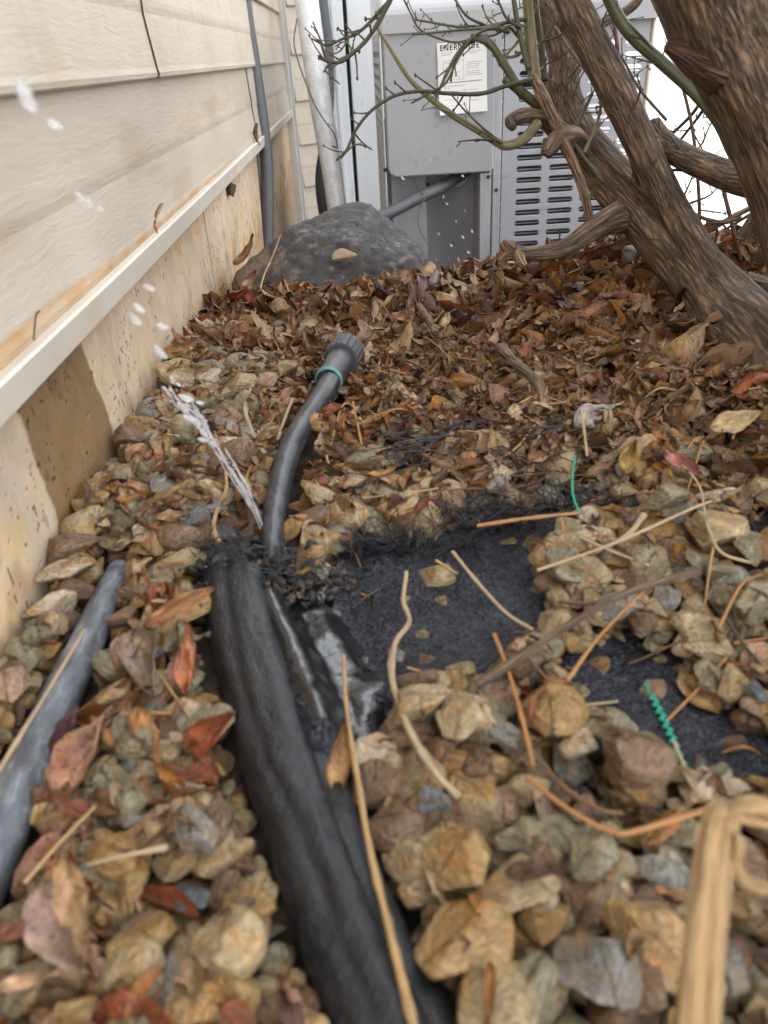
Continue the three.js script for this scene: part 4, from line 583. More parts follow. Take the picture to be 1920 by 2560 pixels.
// ---------------------------------------------------------------- hose with coupling
{
  const h = thing('garden_hose', 'black poly hose ending in a ribbed coupling on the leaves', 'hose');
  const poly = phys({ color: lin(0.055, 0.056, 0.059), map: T.plastic, bumpMap: T.fine, bumpScale: 0.0005, roughness: 0.3 });
  mesh('hose_tube', limb(hosePts, [0.0128, 0.0126, 0.0122, 0.0117, 0.0112, 0.0106, 0.0098, 0.009, 0.008], { seg: 24, step: 0.006, rough: (a, s) => 1 + 0.015 * fbm(a, s * 30, 3, 2) }), poly, h);
  for (const [k, s] of [[0.52, 1], [0.62, 1], [0.66, 1], [0.40, 1]]) { const c = new THREE.CatmullRomCurve3(hosePts.map(V), false, 'centripetal'), p = c.getPoint(k), t = c.getTangent(k), g = new THREE.TorusGeometry(0.0113 - 0.002 * (k - 0.4) * 4, 0.0004, 5, 30, 2.4); const m = mesh('scratch', g, mat({ color: lin(0.012, 0.012, 0.014) }), h, p.toArray()); m.quaternion.setFromUnitVectors(new THREE.Vector3(0, 0, 1), t); m.rotateZ(0.4); }
  const A = V([[0.2215, 0.042, -0.8509]][0]), B = V([[0.2433, 0.044, -0.95]][0]), dir = B.clone().sub(A), len = dir.length(); dir.normalize();
  const c = new THREE.Group(); c.name = 'coupling'; h.add(c); c.position.copy(A); c.scale.set(0.9, 1, 0.9); c.quaternion.setFromUnitVectors(new THREE.Vector3(0, 1, 0), dir);
  const grey = phys({ color: lin(0.13, 0.13, 0.13), map: T.plastic, bumpMap: T.fine, bumpScale: 0.0004, roughness: 0.45 }), nutMat = mat({ color: lin(0.085, 0.085, 0.082), map: T.plastic, roughness: 0.55 });
  const L0 = len * 0.62, lathe = (pts) => new THREE.LatheGeometry(pts.map((p) => new THREE.Vector2(...p)), 40);
  mesh('coupling_body', lathe([[0.0125, -0.004], [0.0165, -0.003], [0.0172, 0], [0.0178, 0.006], [0.0182, L0 * 0.5], [0.0188, L0], [0.015, L0 + 0.002]]), grey, c);
  mesh('teal_ring', lathe([[0.0160, -0.0065], [0.0182, -0.006], [0.0185, -0.0035], [0.0180, -0.002], [0.016, -0.002]]), mat({ color: lin(0.09, 0.25, 0.235), roughness: 0.5 }), c);
  const s = new THREE.Shape(), N = 128; for (let i = 0; i <= N; i++) { const a = i / N * 2 * Math.PI, r = 0.0222 + 0.0007 * Math.tanh(6 * (Math.cos(a * 16) + 0.55)); i ? s.lineTo(Math.cos(a) * r, Math.sin(a) * r) : s.moveTo(Math.cos(a) * r, Math.sin(a) * r); }
  mesh('ribbed_nut', new THREE.ExtrudeGeometry(s, { depth: len * 0.32, bevelEnabled: true, bevelThickness: 0.0025, bevelSize: 0.0022, bevelSegments: 3 }).rotateX(-Math.PI / 2).translate(0, L0 * 0.98, 0), nutMat, c);
  const pm = phys({ color: lin(0.235, 0.236, 0.24), map: T.plastic, bumpMap: T.fine, bumpScale: 0.0006, roughness: 0.5 });
  tag(mesh('irrigation_pipe', limb(pipePts, [0.0115, 0.0118, 0.0122, 0.013, 0.0138, 0.0142, 0.0142], { seg: 28, step: 0.006, rough: (a, s) => 1 + 0.015 * fbm(a, s * 20, 7, 2) }), pm), 'grey mottled poly pipe lying along the foot of the footing', 'pipe');
}

// ---------------------------------------------------------------- torn landscape fabric
{
  const f = thing('landscape_fabric', 'torn black landscape fabric rolled up along one edge', 'landscape fabric');
  const cloth = phys({ specularIntensity: 0.6, color: lin(0.068, 0.069, 0.075), map: T.fabric, bumpMap: T.fabricBump, bumpScale: 0.0032, roughness: 0.6, sheen: 0.2, sheenRoughness: 0.5, sheenColor: lin(0.5, 0.52, 0.6), side: THREE.DoubleSide });
  const wet = phys({ color: lin(0.009, 0.010, 0.013), map: T.fabric, bumpMap: T.fabricBump, bumpScale: 0.0007, roughness: 0.22, clearcoat: 0.8, clearcoatRoughness: 0.12, side: THREE.DoubleSide });
  const folds = [[[[0.1869, 0, -0.4583], [0.1997, 0, -0.4252], [0.2182, 0, -0.3855], [0.2269, 0, -0.355], [0.2298, 0, -0.3207]], 0.012, 0.011], [[[0.219, 0, -0.455], [0.2371, 0, -0.4068], [0.2526, 0, -0.3568], [0.2563, 0, -0.3256]], 0.009, 0.010], [[[0.2177, 0, -0.4931], [0.2438, 0, -0.5028], [0.271, 0, -0.5194]], 0.015, 0.013], [[[0.2456, 0, -0.481], [0.2512, 0, -0.4303], [0.2563, 0, -0.3864]], -0.006, 0.010], [[[0.2653, 0, -0.3724], [0.3067, 0, -0.3817], [0.3431, 0, -0.3919]], 0.006, 0.012], [[[0.3444, 0, -0.5459], [0.3478, 0, -0.4883], [0.3522, 0, -0.4467]], 0.006, 0.016]];
  const fabY = (x, z) => { let y = ground(x, z) + 0.005 + 0.004 * fbm(x * 22, 4, z * 22, 3) + 0.0012 * fbm(x * 90, 4, z * 90, 2); for (const [l, h, w] of folds) { const d = toLine(l, x, z); y += h * Math.exp(-d * d / (2 * w * w)) * (1 + 0.5 * n3(x * 24, 1, z * 24)); } return y + 0.018 * smooth(0.045, 0.02, toLine(rollPts, x, z)); };
  const wetPoly = [[0.1664, 0, -0.4834], [0.2215, 0, -0.4896], [0.2504, 0, -0.4202], [0.265, 0, -0.3639], [0.2632, 0, -0.3179], [0.2236, 0, -0.3212], [0.207, 0, -0.3608]].map(([x, , z]) => [x, z]);
  const st = 0.0025, x0 = 0.12, z0 = -0.62, nx = 210, nz = 160, pos = [], uv = [], dry = [], soaked = [], keep = [];
  const near = (x, z) => { for (let a = 0; a < 8; a++) if (inFabric(x + 0.026 * Math.cos(a * 0.785), z + 0.026 * Math.sin(a * 0.785))) return true; return inFabric(x, z) || inside(wetPoly, x, z); };
  for (let j = 0; j <= nz; j++) for (let i = 0; i <= nx; i++) { const x = x0 + i * st, z = z0 + j * st; pos.push(x, fabY(x, z), z); uv.push(x / 0.16, z / 0.16); keep.push(near(x, z)); }
  for (let j = 0; j < nz; j++) for (let i = 0; i < nx; i++) { const a = j * (nx + 1) + i, b = a + nx + 1; if (!(keep[a] && keep[a + 1] && keep[b] && keep[b + 1])) continue; (inside(wetPoly, x0 + i * st, z0 + j * st) ? soaked : dry).push(a, b, a + 1, a + 1, b, b + 1); }
  const whole = indexed(pos, uv, [...dry, ...soaked]), part = (ix) => { const g = whole.clone(); g.setIndex(ix); return g; };
  mesh('fabric_sheet', part(dry), cloth, f); tag(mesh('wet_fold', part(soaked), wet, f), 'soaked glossy fold of the fabric below the leak');
  const rollMat = phys({ color: lin(0.011, 0.0115, 0.014), map: T.fabric, bumpMap: T.rollBump, bumpScale: 0.002, roughness: 0.5, clearcoat: 0.25, clearcoatRoughness: 0.28, sheen: 0.05, sheenRoughness: 0.5, sheenColor: lin(0.5, 0.52, 0.6) });
  mesh('rolled_edge', limb(rollPts, rollR, { seg: 56, step: 0.003, squash: 0.68, rough: (a, s, f) => (1 + 0.20 * fbm(Math.cos(a) * 1.3 + 2, Math.sin(a) * 1.3, s * 7, 3) + 0.07 * fbm(Math.cos(a) * 3 + 7, Math.sin(a) * 3, s * 34, 3) + 0.05 * fbm(Math.cos(a) * 9, Math.sin(a) * 9, s * 90, 2) - 0.20 * Math.exp(-(((a - 5.35 - 0.35 * n3(s * 8, 1, 1)) / 0.17) ** 2)) - 0.12 * Math.exp(-(((a - 0.75 - 0.5 * n3(s * 9, 5, 1)) / 0.14) ** 2))) * (0.80 + 0.2 * smooth(0, 0.05, f)) }), rollMat, f);
  // frayed black threads along the torn edges
  const r = rng(313), hair = [], wisp = (c, spread, n, up) => { for (let i = 0; i < n; i++) { const p = [c[0] + (r() - 0.5) * spread[0], c[1] + r() * 0.006, c[2] + (r() - 0.5) * spread[1]], d = [(r() - 0.5) * 0.05, up * (0.3 + r()), (r() - 0.5) * 0.05]; hair.push(limb([p, [p[0] + d[0] * 0.4, p[1] + d[1] * 0.6, p[2] + d[2] * 0.3], [p[0] + d[0] * (0.6 + r()), p[1] + d[1] * (0.7 + r() * 0.5), p[2] + d[2] * (0.5 + r())]], [0.0005, 0.0005, 0.0003], { seg: 4, step: 0.006 })); } };
  const [c1, c2, c3, c4, c5] = [[0.2734, 0.01, -0.5183], [0.3933, 0.022, -0.5538], [0.3441, 0.022, -0.5448], [0.4378, 0.022, -0.556], [0.2032, 0.03, -0.4784]];
  wisp(c1, [0.050, 0.006], 110, 0.024); wisp([[0.3181, 0.01, -0.5233]][0], [0.06, 0.008], 60, 0.014); wisp([[0.3716, 0.012, -0.5425]][0], [0.06, 0.01], 90, 0.018); wisp(c2, [0.10, 0.03], 90, 0.016); wisp(c3, [0.06, 0.03], 40, 0.014); wisp(c4, [0.06, 0.02], 50, 0.018); wisp(c5, [0.05, 0.02], 40, 0.008); wisp([[0.1426, 0.034, -0.5082]][0], [0.04, 0.02], 40, 0.010);
  for (let i = 0; i < 26; i++) { const k = r(), p = [lerp(0.26, 0.46, k), 0.034 + 0.01 * r(), -0.60 - 0.10 * r()], q = (s) => (r() - 0.5) * s; hair.push(limb([p, [p[0] + q(0.05), p[1] + 0.012 * r(), p[2] + q(0.04)], [p[0] + q(0.09), p[1] + 0.010 * r(), p[2] + q(0.06)], [p[0] + q(0.13), p[1], p[2] + q(0.09)]], [0.0007, 0.0007, 0.0007, 0.0005], { seg: 4, step: 0.006 })); }
  mesh('frayed_threads', mergeGeometries(hair), mat({ color: lin(0.016, 0.016, 0.019), roughness: 0.5 }), f).userData.kind = 'stuff';
  const teal = mat({ color: lin(0.015, 0.26, 0.16), roughness: 0.5 }), sew = [], line = new THREE.CatmullRomCurve3([[0.4377, 0.01, -0.3611], [0.4373, 0.01, -0.3384], [0.4368, 0.01, -0.3157], [0.4367, 0.01, -0.2947], [0.4395, 0.01, -0.275]].map(V));
  for (let i = 0; i < 30; i++) { const p = line.getPoint(i / 29), q = line.getPoint(Math.min(1, (i + 0.9) / 29)); p.y = fabY(p.x, p.z) + 0.0012; q.y = fabY(q.x, q.z) + 0.0012; const s = i % 2 ? 0.0026 : -0.0026; sew.push(limb([[p.x + s, p.y, p.z], [(p.x + q.x) / 2, p.y + 0.0014, (p.z + q.z) / 2], [q.x - s, q.y, q.z]], [0.0011, 0.0012, 0.0009], { seg: 5, step: 0.002 })); }
  mesh('green_stitching', mergeGeometries(sew), teal, f).userData.kind = 'stuff';
  const strand = mesh('loose_green_thread', mergeGeometries([limb([[0.4539, 0.04, -0.6198], [0.437, 0.046, -0.5664], [0.4297, 0.046, -0.5317], [0.4342, 0.034, -0.5216], [0.4382, 0.018, -0.5145], [0.4396, 0.01, -0.5059]], Array(6).fill(0.0011), { seg: 5 }), limb([[0.4301, 0.034, -0.5294], [0.4356, 0.03, -0.5171], [0.4391, 0.018, -0.5179], [0.439, 0.01, -0.5093]], Array(4).fill(0.0011), { seg: 5 })]), teal, f);
  tag(strand, 'loose green thread pulled from the torn fabric');
  const flap = [], fc = [[0.1552, 0.026, -0.5021]][0]; // ragged strips of cloth at the torn head of the roll
  for (let i = 0; i < 26; i++) { const a = -0.3 + 3.7 * i / 25 + (r() - 0.5) * 0.2, w = 0.030 + 0.006 * r(), p = [fc[0] + 0.012 + Math.cos(a) * w * 1.25, fc[1] - 0.012 + 0.012 * r(), fc[2] + 0.004 - Math.sin(a) * w * 0.6], l = 0.008 + 0.014 * r(); flap.push(limb([p, [p[0] + Math.cos(a) * l * 0.4, p[1] + l * (0.3 + r() * 0.5), p[2] - Math.sin(a) * l * 0.4], [p[0] + Math.cos(a) * l + (r() - 0.5) * 0.008, p[1] + l * (r() - 0.2), p[2] - Math.sin(a) * l]], [0.004, 0.0028, 0.0006], { seg: 8, step: 0.0015, squash: 0.3, rough: (q, s) => 1 + 0.5 * fbm(q * 2 + i, s * 200, 1, 2) })); }
  mesh('torn_strips', mergeGeometries(flap), rollMat, f).userData.kind = 'stuff';
  // dark soil spilling from the torn head of the roll
  const crumbs = new THREE.InstancedMesh(stoneCoarse[2], mat({ color: lin(1, 1, 1), roughness: 0.6 }), 1100), hd = [[0.1815, 0.014, -0.5]][0];
  for (let i = 0; i < 1100; i++) { const a = r() * 6.28, d = Math.sqrt(r()), x = hd[0] + Math.cos(a) * d * 0.066, z = hd[2] + Math.sin(a) * d * 0.040, s = 0.0007 + 0.0028 * r() ** 3, hill = 0.012 * (1 - d * d) + 0.014 * smooth(0.05, 0.02, toLine(rollPts, x, z)); crumbs.setMatrixAt(i, M4.compose(P3.set(x, 0.008 + hill * (0.6 + 0.5 * r()), z), Q.setFromEuler(E.set(r() * 6, r() * 6, r() * 6)), S3.set(s, s * 0.7, s * (0.8 + r())))); const q = r(); crumbs.setColorAt(i, q < 0.82 ? lin(0.016 + 0.02 * q, 0.014 + 0.016 * q, 0.012 + 0.012 * q) : q < 0.95 ? lin(0.10, 0.055, 0.03) : lin(0.30, 0.22, 0.15)); }
  crumbs.name = numbered('soil_crumbs'); crumbs.castShadow = crumbs.receiveShadow = true; scene.add(crumbs); tag(crumbs, 'dark wet soil crumbs spilling around the torn fabric end', 'soil', null, 'stuff');
}

// ---------------------------------------------------------------- the leak: a jet of water and its drops
{
  const water = phys({ color: lin(0.96, 0.96, 0.97), transmission: 0.78, ior: 1.333, thickness: 0.01, roughness: 0.35 });
  const j = thing('water_jet', 'thin broken jet of water spraying from the hose', 'water jet');
  const r = rng(61), path = new THREE.CatmullRomCurve3([[0.1765, -0.0026, -0.5427], [0.1725, 0.0192, -0.5442], [0.1673, 0.0458, -0.5427], [0.1592, 0.0734, -0.5419], [0.1494, 0.1, -0.5405], [0.1405, 0.122, -0.5422], [0.1338, 0.1394, -0.541], [0.127, 0.1512, -0.5365], [0.1235, 0.1665, -0.5341]].map(V));
  for (let k = 0; k < 16; k++) { const pts = [], t0 = k < 3 ? 0 : 0.05 + 0.75 * r(), t1 = k < 3 ? 0.35 + 0.3 * r() : Math.min(1, t0 + 0.1 + 0.25 * r()), sp = 0.0008 + 0.0026 * r(), rad = []; let q = [(r() - 0.5) * 2, (r() - 0.5) * 2]; for (let i = 0; i <= 10; i++) { const t = lerp(t0, t1, i / 10), p = path.getPoint(t); pts.push([p.x + q[0] * sp * (0.3 + 3 * t), p.y + q[1] * sp * (0.3 + 2.4 * t), p.z]); q = [q[0] + (r() - 0.5) * 0.5, q[1] + (r() - 0.5) * 0.5]; rad.push((k < 3 ? 0.0010 : 0.0007) * (0.25 + 1.2 * r())); } rad[0] *= k < 3 ? 1 : 0.3; rad[10] = 0.0003; mesh('water_strand', limb(pts, rad, { seg: 8, step: 0.002 }), water, j); }
  const drop = (p, s, label, group, sx = 1) => { const g = new THREE.SphereGeometry(1, 16, 12), v = g.attributes.position; for (let i = 0; i < v.count; i++) { const k = 1 + 0.22 * fbm(v.getX(i) * 1.3 + p[0] * 90, v.getY(i) * 1.3, v.getZ(i) * 1.3 + p[1] * 70, 2); v.setXYZ(i, v.getX(i) * k * sx, v.getY(i) * k, v.getZ(i) * k); } g.computeVertexNormals(); const m = mesh('water_drop', g, water, null, p); m.scale.set(s * 0.75, s * 1.9, s * 0.75); m.rotation.set(0.5 + (r() - 0.5) * 0.8, 0, 0.5 + (r() - 0.5) * 0.8); tag(m, label, 'water drop', group); };
  for (const [p, s] of [...[[0.1269, 0.2002, -0.5077], [0.135, 0.2209, -0.4967], [0.1237, 0.2314, -0.4798], [0.1295, 0.2402, -0.4734], [0.1395, 0.2529, -0.4693], [0.1278, 0.1476, -0.5343], [0.1324, 0.1399, -0.5297], [0.1386, 0.1461, -0.545], [0.1373, 0.1175, -0.5395], [0.1331, 0.1572, -0.5284], [0.1264, 0.1729, -0.5263], [0.1388, 0.1242, -0.5377], [0.1432, 0.112, -0.5419], [0.1351, 0.1326, -0.5369]].map((p, i) => [p, [0.0034, 0.0024, 0.0030, 0.0024, 0.0022, 0.0034, 0.0030, 0.0018, 0.0026, 0.0030, 0.0020, 0.0026, 0.0022, 0.003][i]])]) drop(p, s, 'water drop flying off the jet in front of the concrete footing', 'drops off the jet');
  for (const [p, s] of [...[[0.1268, 0.3078, -0.4325], [0.1267, 0.3122, -0.4234], [0.1297, 0.303, -0.4412], [0.136, 0.3476, -0.3863], [0.1497, 0.3597, -0.3235], [0.149, 0.363, -0.3254]].map((p, i) => [p, [0.0022, 0.0018, 0.0011, 0.0018, 0.0028, 0.0019][i]])]) drop(p, s, 'large water drop flying high before the cream siding', 'drops before the siding');
  for (let i = 0; i < 90; i++) { const t = 0.3 + 0.7 * r(), p = path.getPoint(t), sp = 0.004 + 0.014 * t * t; drop([p.x + (r() - 0.5) * sp, p.y + (r() - 0.4) * sp, p.z + (r() - 0.5) * sp], 0.0004 + 0.0010 * r() * r(), 'fine spray drop beside the water jet', 'fine spray around the jet'); }
  const spots = [[0.3699, 0.2179, -0.9605], [0.379, 0.202, -1.0092], [0.3828, 0.1923, -0.9449], [0.3565, 0.191, -0.8859], [0.3898, 0.1759, -0.935], [0.3779, 0.1637, -0.9511], [0.3952, 0.1601, -0.9254], [0.3545, 0.1597, -0.9021], [0.3827, 0.1536, -0.9216], [0.3939, 0.1913, -0.8858], [0.3574, 0.2562, -0.9837], [0.4014, 0.2306, -1.0263], [0.3231, 0.2392, -0.9736], [0.338, 0.2737, -1.0527], [0.3918, 0.2061, -0.9298], [0.3624, 0.1406, -0.9139]];
  spots.forEach((p) => drop(p, 0.0007 + 0.0009 * r(), 'tiny water drop hanging in the air before the air conditioner', 'drops before the air conditioner'));
}

// ---------------------------------------------------------------- straws, twigs and single leaves
{
  const straw = mat({ color: lin(0.60, 0.40, 0.20), map: T.straw, roughness: 0.55 }), orange = mat({ color: lin(0.52, 0.255, 0.085), map: T.straw, roughness: 0.55 }), pale = mat({ color: lin(0.56, 0.44, 0.30), map: T.straw, roughness: 0.65 }), greyT = mat({ color: lin(0.50, 0.39, 0.28), map: T.bark, bumpMap: T.barkBump, bumpScale: 0.002, roughness: 0.75 }), brown = mat({ color: lin(0.22, 0.12, 0.06), map: T.straw, roughness: 0.7 }), black = mat({ color: lin(0.04, 0.035, 0.035), roughness: 0.7 });
  const knob = (k) => (a, s) => 1 + 0.22 * n3(s * 130 + k, Math.cos(a) * 1.5, Math.sin(a) * 1.5) + 0.3 * Math.max(0, Math.sin(s * 95 + k)) ** 16;
  const stalk = (name, label, category, pts, r0, r1, m, group) => tag(mesh(name, limb(pts, pts.map((_, i) => 0.82 * lerp(r0, r1, i / (pts.length - 1))), { seg: 9, step: 0.003, squash: 0.72, rough: knob(r0 * 9000) }), m), label, category, group);
  stalk('straw', 'long golden straw leaning along the black fabric roll', 'straw', [[0.2403, 0.0296, -0.3806], [0.2427, 0.035, -0.3313], [0.2488, 0.0333, -0.2777], [0.2552, 0.0327, -0.2306], [0.2626, 0.036, -0.1916], [0.2701, 0.0385, -0.1522], [0.2774, 0.0416, -0.119]], 0.0014, 0.0027, straw);
  stalk('twig', 'pale twig curving from the bare fabric onto the gravel', 'twig', [[0.2873, 0.034, -0.4634], [0.2832, 0.03, -0.4324], [0.2857, 0.03, -0.4103], [0.2756, 0.03, -0.3905], [0.2709, 0.032, -0.3598], [0.2751, 0.036, -0.3236], [0.2827, 0.038, -0.2931], [0.2929, 0.036, -0.2718], [0.302, 0.032, -0.2619]], 0.0019, 0.0030, pale);
  stalk('twig', 'straight pale twig lying over the middle of the bare fabric', 'twig', [[0.3253, 0.03, -0.4916], [0.3417, 0.026, -0.4491], [0.356, 0.024, -0.4176], [0.3694, 0.024, -0.4001]], 0.0020, 0.0017, pale);
  stalk('twig', 'thick forked twig lying across the gravel and bare fabric', 'twig', [[0.3219, 0.034, -0.3398], [0.3492, 0.046, -0.3487], [0.3845, 0.054, -0.3672], [0.4198, 0.056, -0.3884], [0.4564, 0.054, -0.4054], [0.4877, 0.05, -0.4181]], 0.0040, 0.0030, greyT);
  stalk('twig', 'short side twig beside the thick forked twig', 'twig', [[0.3851, 0.05, -0.3959], [0.399, 0.053, -0.3886], [0.4203, 0.055, -0.3896]], 0.0018, 0.0026, greyT);
  stalk('twig', 'thin orange twig crossing under the thick forked twig', 'twig', [[0.3757, 0.04, -0.3332], [0.4012, 0.046, -0.3616], [0.4423, 0.052, -0.3998], [0.4517, 0.052, -0.4091]], 0.0015, 0.0012, orange);
  stalk('straw', 'long thin straw bridging the stones beyond the forked twig', 'straw', [[0.3795, 0.046, -0.4381], [0.4361, 0.054, -0.4529], [0.5119, 0.056, -0.4925], [0.5291, 0.054, -0.503]], 0.0016, 0.0014, pale);
  stalk('straw', 'bright orange stalk lying over the frayed fabric edge', 'straw', [[0.3479, 0.036, -0.5176], [0.3853, 0.04, -0.5172], [0.4312, 0.04, -0.5208]], 0.0024, 0.0020, orange);
  stalk('twig', 'pale flat twig beside the loose green thread', 'twig', [[0.4181, 0.034, -0.5039], [0.4367, 0.038, -0.4731], [0.4657, 0.034, -0.4511]], 0.0022, 0.0015, pale);
  stalk('twig', 'grey twig stub leaning over the stones by the green thread', 'twig', [[0.4791, 0.044, -0.5054], [0.4556, 0.042, -0.4789], [0.4318, 0.034, -0.4733]], 0.0030, 0.0018, pale);
  stalk('straw', 'curved pale leaf stalk hanging below the pink leaf', 'straw', [[0.5294, 0.05, -0.5985], [0.5321, 0.052, -0.5347], [0.5185, 0.046, -0.4782], [0.5194, 0.04, -0.4525], [0.5374, 0.036, -0.4437]], 0.0013, 0.0016, pale);
  stalk('twig', 'thin brown twig poking up from the stones below the forked twig', 'twig', [[0.3395, 0.04, -0.3794], [0.3425, 0.04, -0.3423], [0.3437, 0.038, -0.3048], [0.344, 0.034, -0.277]], 0.0016, 0.0017, orange);
  stalk('twig', 'bent orange twig lying across the brown stones', 'twig', [[0.3366, 0.046, -0.2606], [0.3522, 0.05, -0.2362], [0.3667, 0.05, -0.2243], [0.3736, 0.05, -0.2218], [0.395, 0.052, -0.2249], [0.4157, 0.052, -0.2302]], 0.0017, 0.0020, orange);
  stalk('twig', 'dark red brown twig curving past the large brown stone', 'twig', [[0.3477, 0.036, -0.2797], [0.358, 0.038, -0.2561], [0.3713, 0.038, -0.2439], [0.3817, 0.036, -0.243]], 0.0014, 0.0017, brown);
  stalk('straw', 'short straw lying on the bare fabric beside the pale twig', 'straw', [[0.2818, 0.018, -0.3773], [0.2994, 0.018, -0.3686], [0.3166, 0.02, -0.3606]], 0.0012, 0.0011, straw);
  stalk('straw', 'thin straw lying over the second bare fabric patch', 'straw', [[0.3753, 0.022, -0.3298], [0.3954, 0.02, -0.3323], [0.4084, 0.02, -0.3331]], 0.0010, 0.0010, pale);
  stalk('straw', 'straw standing on the fabric by the green stitching', 'straw', [[0.4305, 0.02, -0.3], [0.4296, 0.02, -0.2802], [0.429, 0.022, -0.2662]], 0.0014, 0.0014, pale);
  stalk('straw', 'long pale straw lying on the grey pipe', 'straw', [[0.054, 0.0478, -0.2586], [0.0565, 0.0477, -0.2877], [0.0622, 0.0494, -0.3296], [0.065, 0.0434, -0.4077]], 0.0022, 0.0013, pale);
  stalk('straw', 'yellow straw on the gravel near the grey pipe', 'straw', [[0.0885, 0.036, -0.2265], [0.0984, 0.038, -0.2437], [0.1105, 0.036, -0.2682]], 0.0016, 0.0014, straw);
  stalk('straw', 'pale cut straw lying flat across grey stones', 'straw', [[0.1187, 0.04, -0.2313], [0.1361, 0.041, -0.2343], [0.1558, 0.04, -0.238]], 0.0012, 0.0019, pale);
  stalk('twig', 'pale bent twig stuck in the litter left of the hose', 'twig', [[0.1298, 0.04, -0.851], [0.1276, 0.036, -0.7946], [0.1423, 0.034, -0.7297], [0.1592, 0.03, -0.6845]], 0.0030, 0.0034, pale);
  stalk('twig', 'yellow curved twig standing beside the blue grey stone', 'twig', [[0.1266, 0.034, -0.6441], [0.1325, 0.036, -0.6038], [0.1285, 0.034, -0.5671], [0.1313, 0.032, -0.5387], [0.1368, 0.03, -0.5284]], 0.0020, 0.0026, straw);
  stalk('twig', 'thin pale twig leaning against the black hose', 'twig', [[0.1807, 0.04, -0.8003], [0.1758, 0.04, -0.7465], [0.1713, 0.036, -0.7044]], 0.0022, 0.0018, pale);
  stalk('straw', 'thin orange straw standing in the litter right of the hose', 'straw', [[0.2487, 0.044, -0.7717], [0.2544, 0.042, -0.7012], [0.2586, 0.038, -0.6545]], 0.0018, 0.0015, orange);
  stalk('straw', 'pale yellow straw leaning on the face of the boulder', 'straw', [[0.1284, 0.104, -1.3957], [0.1126, 0.0744, -1.3662], [0.1005, 0.0558, -1.3317], [0.0931, 0.037, -1.2854]], 0.0016, 0.0022, straw);
  stalk('twig', 'thick grey dead twig half buried in the leaf drift', 'twig', [[0.4313, 0.05, -0.8999], [0.4381, 0.056, -0.8171], [0.4485, 0.055, -0.7546], [0.4497, 0.04, -0.7335]], 0.0085, 0.0075, greyT);
  stalk('twig', 'brown stick lying in the leaves before the boulder', 'twig', [[0.3469, 0.05, -1.1006], [0.353, 0.055, -1.0148], [0.3579, 0.05, -0.9692]], 0.0065, 0.0055, greyT);
  stalk('straw', 'curled pale stem lying on the leaves under the shrub', 'straw', [[0.4739, 0.06, -0.683], [0.4664, 0.055, -0.6412], [0.4583, 0.05, -0.5995]], 0.0018, 0.0014, pale);
  stalk('nail', 'dark bent nail stuck on the ledge of the siding', 'nail', [[0.022, 0.1984, -0.5586], [0.022, 0.2063, -0.567], [0.022, 0.2126, -0.5751], [0.03, 0.218, -0.5646]], 0.0009, 0.0009, black);
  // many small stems strewn over the thin litter
  const r = rng(2024), bits = [['straw', straw, 'pale straw fragment'], ['straw', orange, 'orange straw fragment'], ['twig', greyT, 'grey brown twig fragment'], ['twig', brown, 'dark brown twig fragment']];
  for (let n = 0; n < 210; n++) {
    const x = 0.12 + r() * 0.75, z = -1.05 + r() * 0.75, a = r() * 6.28, l = 0.012 + 0.03 * r(), [nm, m, lb] = bits[Math.floor(r() * 4)]; if (toLine(hosePts, x, z) < 0.03 || toLine(rollPts, x, z) < 0.045 || !inView(x, 0.03, z, 1.05)) continue;
    const e = (s) => { const X = x + Math.cos(a) * l * s, Z = z + Math.sin(a) * l * s; return [X, heightAt(X, Z) + 0.002 + 0.003 * r(), Z]; }, b = e(0), zone = inFabric(x, z) ? 'on the bare fabric' : z > -0.62 ? 'on the gravel' : 'in the thin leaf litter';
    tag(mesh(nm, limb([e(-1), [b[0] + (r() - 0.5) * 0.006, b[1], b[2] + (r() - 0.5) * 0.006], e(1)], [0.0009 + 0.0006 * r(), 0.0011, 0.0008], { seg: 5, step: 0.006 }), m), `short ${lb} lying ${zone}`, nm, `${lb}s ${zone}`);
  }
  // the split, bent reed close to the lens
  const reedMat = mat({ color: lin(0.54, 0.36, 0.18), map: T.straw, bumpMap: T.barkBump, bumpScale: 0.0025, roughness: 0.65 }), reedLine = [[0.3523, 0.0798, -0.1006], [0.3615, 0.0939, -0.1208], [0.3703, 0.1081, -0.141], [0.3769, 0.12, -0.1563], [0.3814, 0.1286, -0.1661], [0.3849, 0.132, -0.1704], [0.3933, 0.1303, -0.1717], [0.4069, 0.1235, -0.1733], [0.4322, 0.1079, -0.1754]];
  const reedHalf = (dx, w, k) => limb(reedLine.map(([x, y, z], i) => [x + dx * (i < 6 ? 1 : 0.25), y + (i >= 6 ? dx * 0.8 : 0), z + 0.0006 * Math.sin(i * 2 + k)]), [w, w, w * 0.95, w * 1.05, w * 0.9, w * 0.75, w * 0.9, w, w], { seg: 18, step: 0.0025, squash: 0.45, rough: (a, s) => 1 + 0.10 * fbm(Math.cos(a) * 4 + k, Math.sin(a) * 4, s * 14, 3) - 0.20 * Math.exp(-(((a - 5.1 - 0.3 * n3(s * 20, k, 1)) / 0.2) ** 2)) });
  const reed = thing('dry_reed', 'thick dry split reed bent over at a sharp angle', 'reed'); mesh('reed_half', reedHalf(-0.0026, 0.0046, 1), reedMat, reed); mesh('reed_half', reedHalf(0.0032, 0.0040, 6), reedMat, reed);
  mesh('torn_sheath', limb([[0.3857, 0.1305, -0.1625], [0.3869, 0.1264, -0.16], [0.3853, 0.121, -0.1568], [0.389, 0.1141, -0.1549], [0.3974, 0.109, -0.1541]], [0.0012, 0.0030, 0.0026, 0.0028, 0.003], { seg: 10, step: 0.002, squash: 0.3 }), reedMat, reed);
